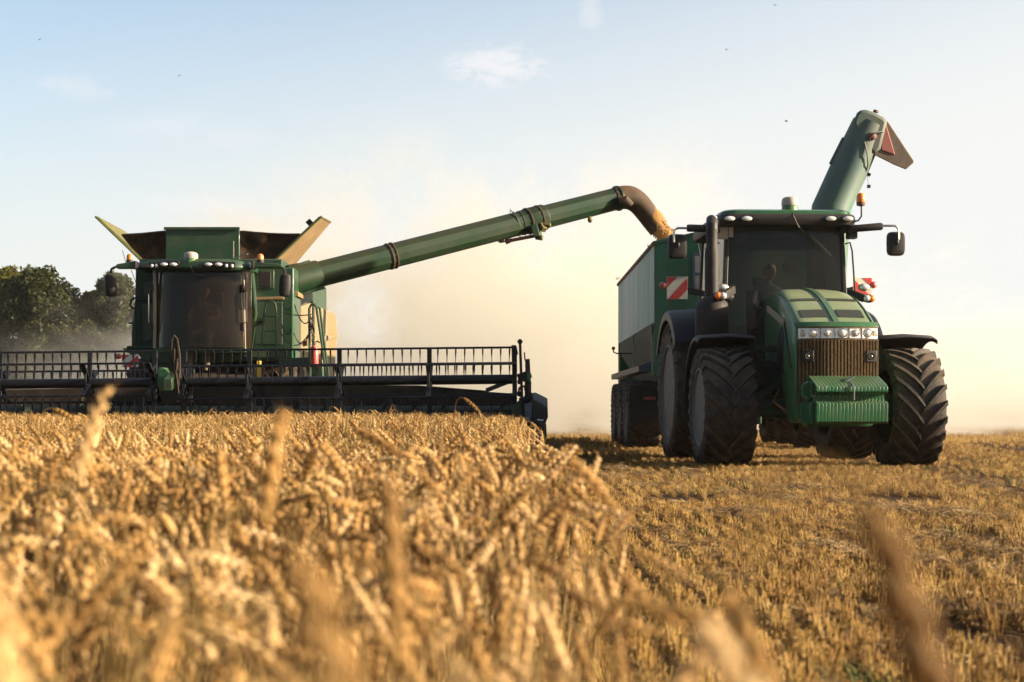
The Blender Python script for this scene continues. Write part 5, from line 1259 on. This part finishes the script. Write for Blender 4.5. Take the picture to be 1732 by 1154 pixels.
while y < 34:
    xl = edge_x(y)+.0 if y < 21 else -9.0; xr = 905/F*y+.6
    if y > 21: xl = max(xl, -905/F*y-.5)
    x = math.ceil(xl/.13)*.13
    dy = .085 if y < 12 else (.12 if y < 20 else .18)
    while x < xr:
        trk = (12 < y < 21.5 and abs(x-(4.75+(y-14.2)*.139)) < .30) or (25 < y < 34 and abs(x-(9.5+(y-28.5)*.13)) < .40)
        if rs.random() < (.18 if trk else .93) and noise.noise(Vector((x*1.1, y*.5, 9))) > -.42:
            pts.append((x+rs.gauss(0, .006), y+rs.uniform(-.08, .08), 0, rs.choice((0, pi))+rs.gauss(0, .1), rs.gauss(0, .06), rs.gauss(0, .06), rs.uniform(.75, 1.25)*(1+.25*noise.noise(Vector((x*.7, y*.4, 2))))*(1 if y < 9 else (.62 if y > 15 else 1-.38*(y-9)/6)), rs.randrange(8)))
        x += .13
    y += dy
scatter('stubble', pts, stub_c, 'rows of short golden cut stubble in front of the tractor', 'stubble')
n1 = len(pts)
stub_f = bpy.data.collections.new('stubble_far_forms')
for k in range(5): proto('t%02d' % k, tuft(rs, 26, .7, .16, .05, .13, .004), [M['stub'], M['straw']], stub_f)
pts = []; y = 34
while y < 95:
    xl, xr = -905/F*y-1, 905/F*y+1; x = xl
    st = .40 if y < 60 else .7
    while x < xr:
        pts.append((x+rs.uniform(-.2, .2), y+rs.uniform(-.3, .3), 0, rs.uniform(-.2, .2), 0, 0, rs.uniform(.8, 1.3), rs.randrange(5))); x += st
    y += st*1.3
scatter('stubble', pts, stub_f, 'distant golden stubble reaching back into the dust behind the wagon', 'stubble')
print('STUB', n1, len(pts))
# loose straw and chaff lying in swaths, green regrowth
lit_c = bpy.data.collections.new('straw_forms')
def litter(rnd, n, rad, hh):
    mb = MB()
    for k in range(n):
        a = rnd.uniform(0, 2*pi); r = rad*math.sqrt(rnd.random()); c = rnd.gauss(.4, 1.0); l = rnd.uniform(.05, .2); q = Vector((cos(a)*r, sin(a)*r, hh*rnd.random()*(1-r/rad)+.01))
        e = q+Vector((cos(c)*l, sin(c)*l, rnd.gauss(0, .03))); mid = (q+e)/2+Vector((0, 0, rnd.uniform(-.01, .02))); mb.tube([q, mid, e], .0022, 3, cap=False)
    return mb
for k in range(5): proto('l%02d' % k, litter(rs, 130, .25, .09), [M['straw']], lit_c)
pts = []
for (x0, y0, x1, y1, n, sp) in ((3.1, 10.4, 1.9, 13.2, 26, .18), (2.0, 9.6, 1.4, 11.0, 14, .15), (2.2, 6.6, 1.6, 8.2, 16, .13), (2.9, 6.9, 2.2, 9.0, 22, .2), (4.4, 11, 5.5, 16, 24, .4), (1.0, 6.2, .9, 9.5, 10, .15), (1.2, 5.2, 1.6, 6.0, 6, .2), (2.6, 14, 1.0, 19, 16, .5)):
    for k in range(n):
        t = rs.random(); pts.append((x0+(x1-x0)*t+rs.gauss(0, sp), y0+(y1-y0)*t+rs.gauss(0, sp), .05, rs.uniform(-pi, pi), 0, 0, rs.uniform(.35, .8), rs.randrange(5)))
for k in range(90):
    y = rs.uniform(4, 32)**1; pts.append((rs.uniform(.3, .36*y+.3), y, .01, rs.uniform(-pi, pi), 0, 0, rs.uniform(.3, .8), rs.randrange(5)))
scatter('loose_straw', pts, lit_c, 'pale loose straw lying in clumps on the stubble', 'straw')
wd_c = bpy.data.collections.new('regrowth_forms')
def weed(rnd):
    mb = MB()
    for k in range(14):
        a = rnd.uniform(0, 2*pi); l = rnd.uniform(.05, .10); q = Vector((rnd.gauss(0, .03), rnd.gauss(0, .03), 0)); w_ = Vector((-sin(a), cos(a), 0))*.004
        mb.sheet([[q-w_, q+w_], [q+Vector((cos(a)*l*.3, sin(a)*l*.3, l*.7))-w_, q+Vector((cos(a)*l*.3, sin(a)*l*.3, l*.7))+w_], [q+Vector((cos(a)*l*.8, sin(a)*l*.8, l*.9))]*2])
    return mb
for k in range(3): proto('w%02d' % k, weed(rs), [M['weed']], wd_c)
pts = []
for k in range(420):
    y = 4+26*rs.random()**1.4; x = rs.uniform(.25, .36*y+.3)
    if noise.noise(Vector((x*.8, y*.5, 20))) > .08: pts.append((x, y, 0, rs.uniform(-pi, pi), 0, 0, rs.uniform(.6, 1.2), rs.randrange(3)))
scatter('green_regrowth', pts, wd_c, 'small green shoots growing between the stubble rows', 'regrowth')

# ------------------------------------------------------------------ trees far left
M['bark'] = mat('bark', (.06,.045,.03), .9, dust=.3, dustcol=(.1,.08,.06), scale=3, topdust=0)
M['foliage'] = plantmat('oak_foliage', (.014,.020,.003), (.055,.062,.008), (.20,.165,.022), .3)
def tree(x, y, h, rad, label, seed, low=.01):
    rt = random.Random(seed)
    t = thing('tree', label, 'tree', (x, y, 0), 0, 'trees along the field edge')
    tk = MB(); limbs = []
    tk.tube([(0, 0, -.1), (.1, 0, h*.2), (-.1, .1, h*.5), (0, 0, h*.85)], [.32, .25, .16, .05], 9)
    for k in range(13):
        z = h*rt.uniform(.15, .75); a = rt.uniform(0, 2*pi); l = rad*rt.uniform(.5, .9); e = Vector((cos(a)*l, sin(a)*l, z+h*rt.uniform(.05, .2))); tk.tube([(0, 0, z), Vector((cos(a)*l*.5, sin(a)*l*.5, z+h*.04)), e], [.10, .06, .02], 6); limbs.append(e)
    tk.build('trunk', M['bark'], t)
    vs, fs = [], []
    blobs = []
    for k in range(84):
        z = low*h + (1-low)*h*(k+.5)/84; prof_ = math.sqrt(max(.04, 1-((z/h-.42)/.60)**2)); a = rt.uniform(0, 2*pi); rr_ = rad*prof_*math.sqrt(rt.random())*.9
        blobs.append((Vector((cos(a)*rr_, sin(a)*rr_, z)), rt.uniform(.45, 1.1)*rad*.30))
    for c, br in blobs:
        n = int(330*(br/(rad*.25))**2)
        for _ in range(n):
            d_ = Vector((rt.gauss(0, 1), rt.gauss(0, 1), rt.gauss(0, .8))).normalized()*br*rt.random()**.4
            p = c+d_; s = rt.uniform(.07, .17); u = Vector((rt.gauss(0,1), rt.gauss(0,1), rt.gauss(0,1))).normalized(); v = u.cross(Vector((rt.gauss(0,1), rt.gauss(0,1), rt.gauss(0,1)))).normalized()
            b_ = len(vs); vs += [p-u*s, p-v*s*.55, p+u*s, p+v*s*.55]; fs.append((b_, b_+1, b_+2, b_+3))
    me = bpy.data.meshes.new('crown'); me.from_pydata([tuple(v) for v in vs], [], fs); me.materials.append(M['foliage'])
    o = bpy.data.objects.new('crown', me); COL.objects.link(o); o.parent = t
    return t
tree(-30.3, 92, 8.9, 2.6, 'tallest leafy tree at the left edge of the picture', 1)
tree(-27.6, 90, 8.6, 2.6, 'rounded dark tree second from the left edge', 2)
tree(-25.6, 93, 7.6, 1.9, 'lower tree between the tall left tree and the clump beside the combine', 3)
tree(-23.6, 91, 8.3, 2.0, 'tree rising left of the combine mirror', 4)
tree(-21.3, 92, 8.4, 2.1, 'dusty tree directly behind the combine mirror', 5)
tree(-33.5, 94, 9.0, 2.8, 'tree cut off by the left edge of the picture', 6)
tree(-29.0, 99, 6.0, 2.6, 'low bushy tree behind the gap between the two tall left trees', 7)
tree(-24.6, 100, 5.6, 2.8, 'low bushy tree filling the base behind the lower tree', 8)

# ------------------------------------------------------------------ falling grain
gr_ = MB(); rings = []
pth = [(P(1096, 352, 30.45), .10), (P(1107, 370, 30.45), .175), (P(1115, 384, 30.5), .18), (P(1121, 393, 30.52), .16), (P(1127, 403, 30.55), .15), (P(1129, 416, 30.6), .155), (P(1130, 440, 30.6), .18), (P(1130, 470, 30.6), .22)]
gr_.tube([p for p, r in pth], [r for p, r in pth], 20)
rg_ = random.Random(4)
for i, v in enumerate(gr_.v):
    gr_.v[i] = v + Vector((rg_.gauss(0, .012), rg_.gauss(0, .012), 0))
for k in range(1500):
    t = rg_.random()*(len(pth)-1.001); i = int(t); p = pth[i][0].lerp(pth[i+1][0], t-i); r = pth[i][1]*(rg_.uniform(.7, 1.12) if k < 900 else rg_.uniform(1, 1.45) if t > 2 else rg_.uniform(.8, 1.05)); a = rg_.uniform(0, 2*pi)
    c = p+Vector((cos(a)*r, sin(a)*r*.9, rg_.gauss(0, .02))); gr_.ellip(c, (.012, .012, .018), 5, 3)
go_ = gr_.build('grain_stream', M['grain'], None, angle=80); tag(go_, 'golden grain pouring from the unloading spout into the wagon', 'grain', None, 'stuff')

# ------------------------------------------------------------------ birds
for px, py, lab in ((67, 67, 'tiny dark bird in the upper left sky'), (1229, 84, 'tiny dark bird in the sky above the raised auger'), (1311, 9, 'tiny dark bird at the very top of the sky right of centre'), (1330, 205, 'tiny pale bird gliding left of the raised auger'), (303, 128, 'faint bird above the combine at left')):
    b = P(px, py, 60); s = .05 if py != 205 else .08; m_ = MB(); m_.ellip(b, (s*.5, s*1.0, s*.45), 8, 6)
    for sg in (-1, 1): m_.loft([[b+Vector((sg*s*.2, -.02, .01)), b+Vector((sg*s*.2, .03, .01)), b+Vector((sg*s*.2, .03, .02))], [b+Vector((sg*s*1.3, 0, s*.6)), b+Vector((sg*s*1.3, .03, s*.6)), b+Vector((sg*s*1.3, .03, s*.6+.005))]])
    o = m_.build('bird', M['bird'], None); tag(o, lab, 'bird', 'birds in the sky')
# ------------------------------------------------------------------ dust raised by the machines, and thin haze
def volbox(name, x0, x1, y0, y1, z0, z1): return MB().box(x0, x1, y0, y1, z0, z1).build(name, [], None, smooth=False) 
def dust_cloud():
    o = volbox('dust_cloud', -34, 40, 36.6, 88, .01, 13)
    tag(o, 'cream dust blowing up behind the combine, wagon and tractor', 'dust', None, 'stuff')
    m = bpy.data.materials.new('dust'); m.use_nodes = True; t = m.node_tree; n = t.nodes; n.clear(); o.data.materials.append(m)
    out_ = n.new('ShaderNodeOutputMaterial'); pv = n.new('ShaderNodeVolumePrincipled'); t.links.new(pv.outputs[0], out_.inputs['Volume'])
    pv.inputs['Color'].default_value = (.77, .725, .63, 1); pv.inputs['Anisotropy'].default_value = .25
    g = n.new('ShaderNodeNewGeometry'); sx = n.new('ShaderNodeSeparateXYZ'); t.links.new(g.outputs['Position'], sx.inputs[0])
    def math_(op, a, b=None, c=None, clamp=False):
        q = n.new('ShaderNodeMath'); q.operation = op; q.use_clamp = clamp
        for i, v in enumerate((a, b, c)):
            if v is None: continue
            if isinstance(v, (int, float)): q.inputs[i].default_value = v
            else: t.links.new(v, q.inputs[i])
        return q.outputs[0]
    def rng(v, a, b, c=0, d=1):
        q = n.new('ShaderNodeMapRange'); q.interpolation_type = 'SMOOTHSTEP'; t.links.new(v, q.inputs[0])
        for i, k in enumerate((a, b, c, d)): q.inputs[i+1].default_value = k
        return q.outputs[0]
    X, Y, Z = sx.outputs
    nz = n.new('ShaderNodeTexNoise'); nz.inputs['Scale'].default_value = .20; nz.inputs['Detail'].default_value = 5; nz.inputs['Roughness'].default_value = .68; vm_ = n.new('ShaderNodeVectorMath'); vm_.operation = 'MULTIPLY'; vm_.inputs[1].default_value = (1, .16, 1.15); t.links.new(g.outputs['Position'], vm_.inputs[0]); t.links.new(vm_.outputs[0], nz.inputs[0])
    # ceiling of the cloud over the field: low at the left, tall between the machines and to the right
    az = math_('DIVIDE', X, Y)                       # bearing is only used to vary how much dust hangs over each part of the field
    top = math_('ADD', rng(X, -14.5, -10, .4, 7.5), rng(X, 5, 16, 0, -3.6))
    rag = math_('MULTIPLY_ADD', nz.outputs[0], 12.0, -6.0)
    zt_ = math_('ADD', top, rag)
    rel = math_('DIVIDE', Z, math_('MAXIMUM', zt_, .3))
    fall = rng(rel, 1.15, .25)
    low = math_('MULTIPLY', rng(Z, 3.4, .0, 0, 1.8), rng(X, -22, -12, .3, 1))
    d1 = math_('ADD', fall, low)
    front = math_('MULTIPLY', math_('MULTIPLY', rng(Y, 37, 46), rng(Y, 88, 60, .12, 1)), rng(X, -15.2, -11.5))
    d2 = math_('MULTIPLY', d1, front)
    nn = rng(nz.outputs[0], .44, .60, .05, 1)
    d3 = math_('MULTIPLY', math_('MULTIPLY', d2, nn), .26)
    t.links.new(d3, pv.inputs['Density'])
    m.cycles.homogeneous_volume = False if hasattr(m.cycles, 'homogeneous_volume') else None
dust_cloud()
def haze():
    o = volbox('haze', -120, 120, -8, 130, -1, 16); o['kind'] = 'stuff'; o['label'] = 'thin warm haze in the air over the field'; o['category'] = 'haze'
    m = bpy.data.materials.new('haze'); m.use_nodes = True; t = m.node_tree; n = t.nodes; n.clear(); o.data.materials.append(m)
    out_ = n.new('ShaderNodeOutputMaterial'); pv = n.new('ShaderNodeVolumePrincipled'); t.links.new(pv.outputs[0], out_.inputs['Volume'])
    pv.inputs['Color'].default_value = (.95, .90, .82, 1); pv.inputs['Density'].default_value = .00018; pv.inputs['Anisotropy'].default_value = .3
haze()
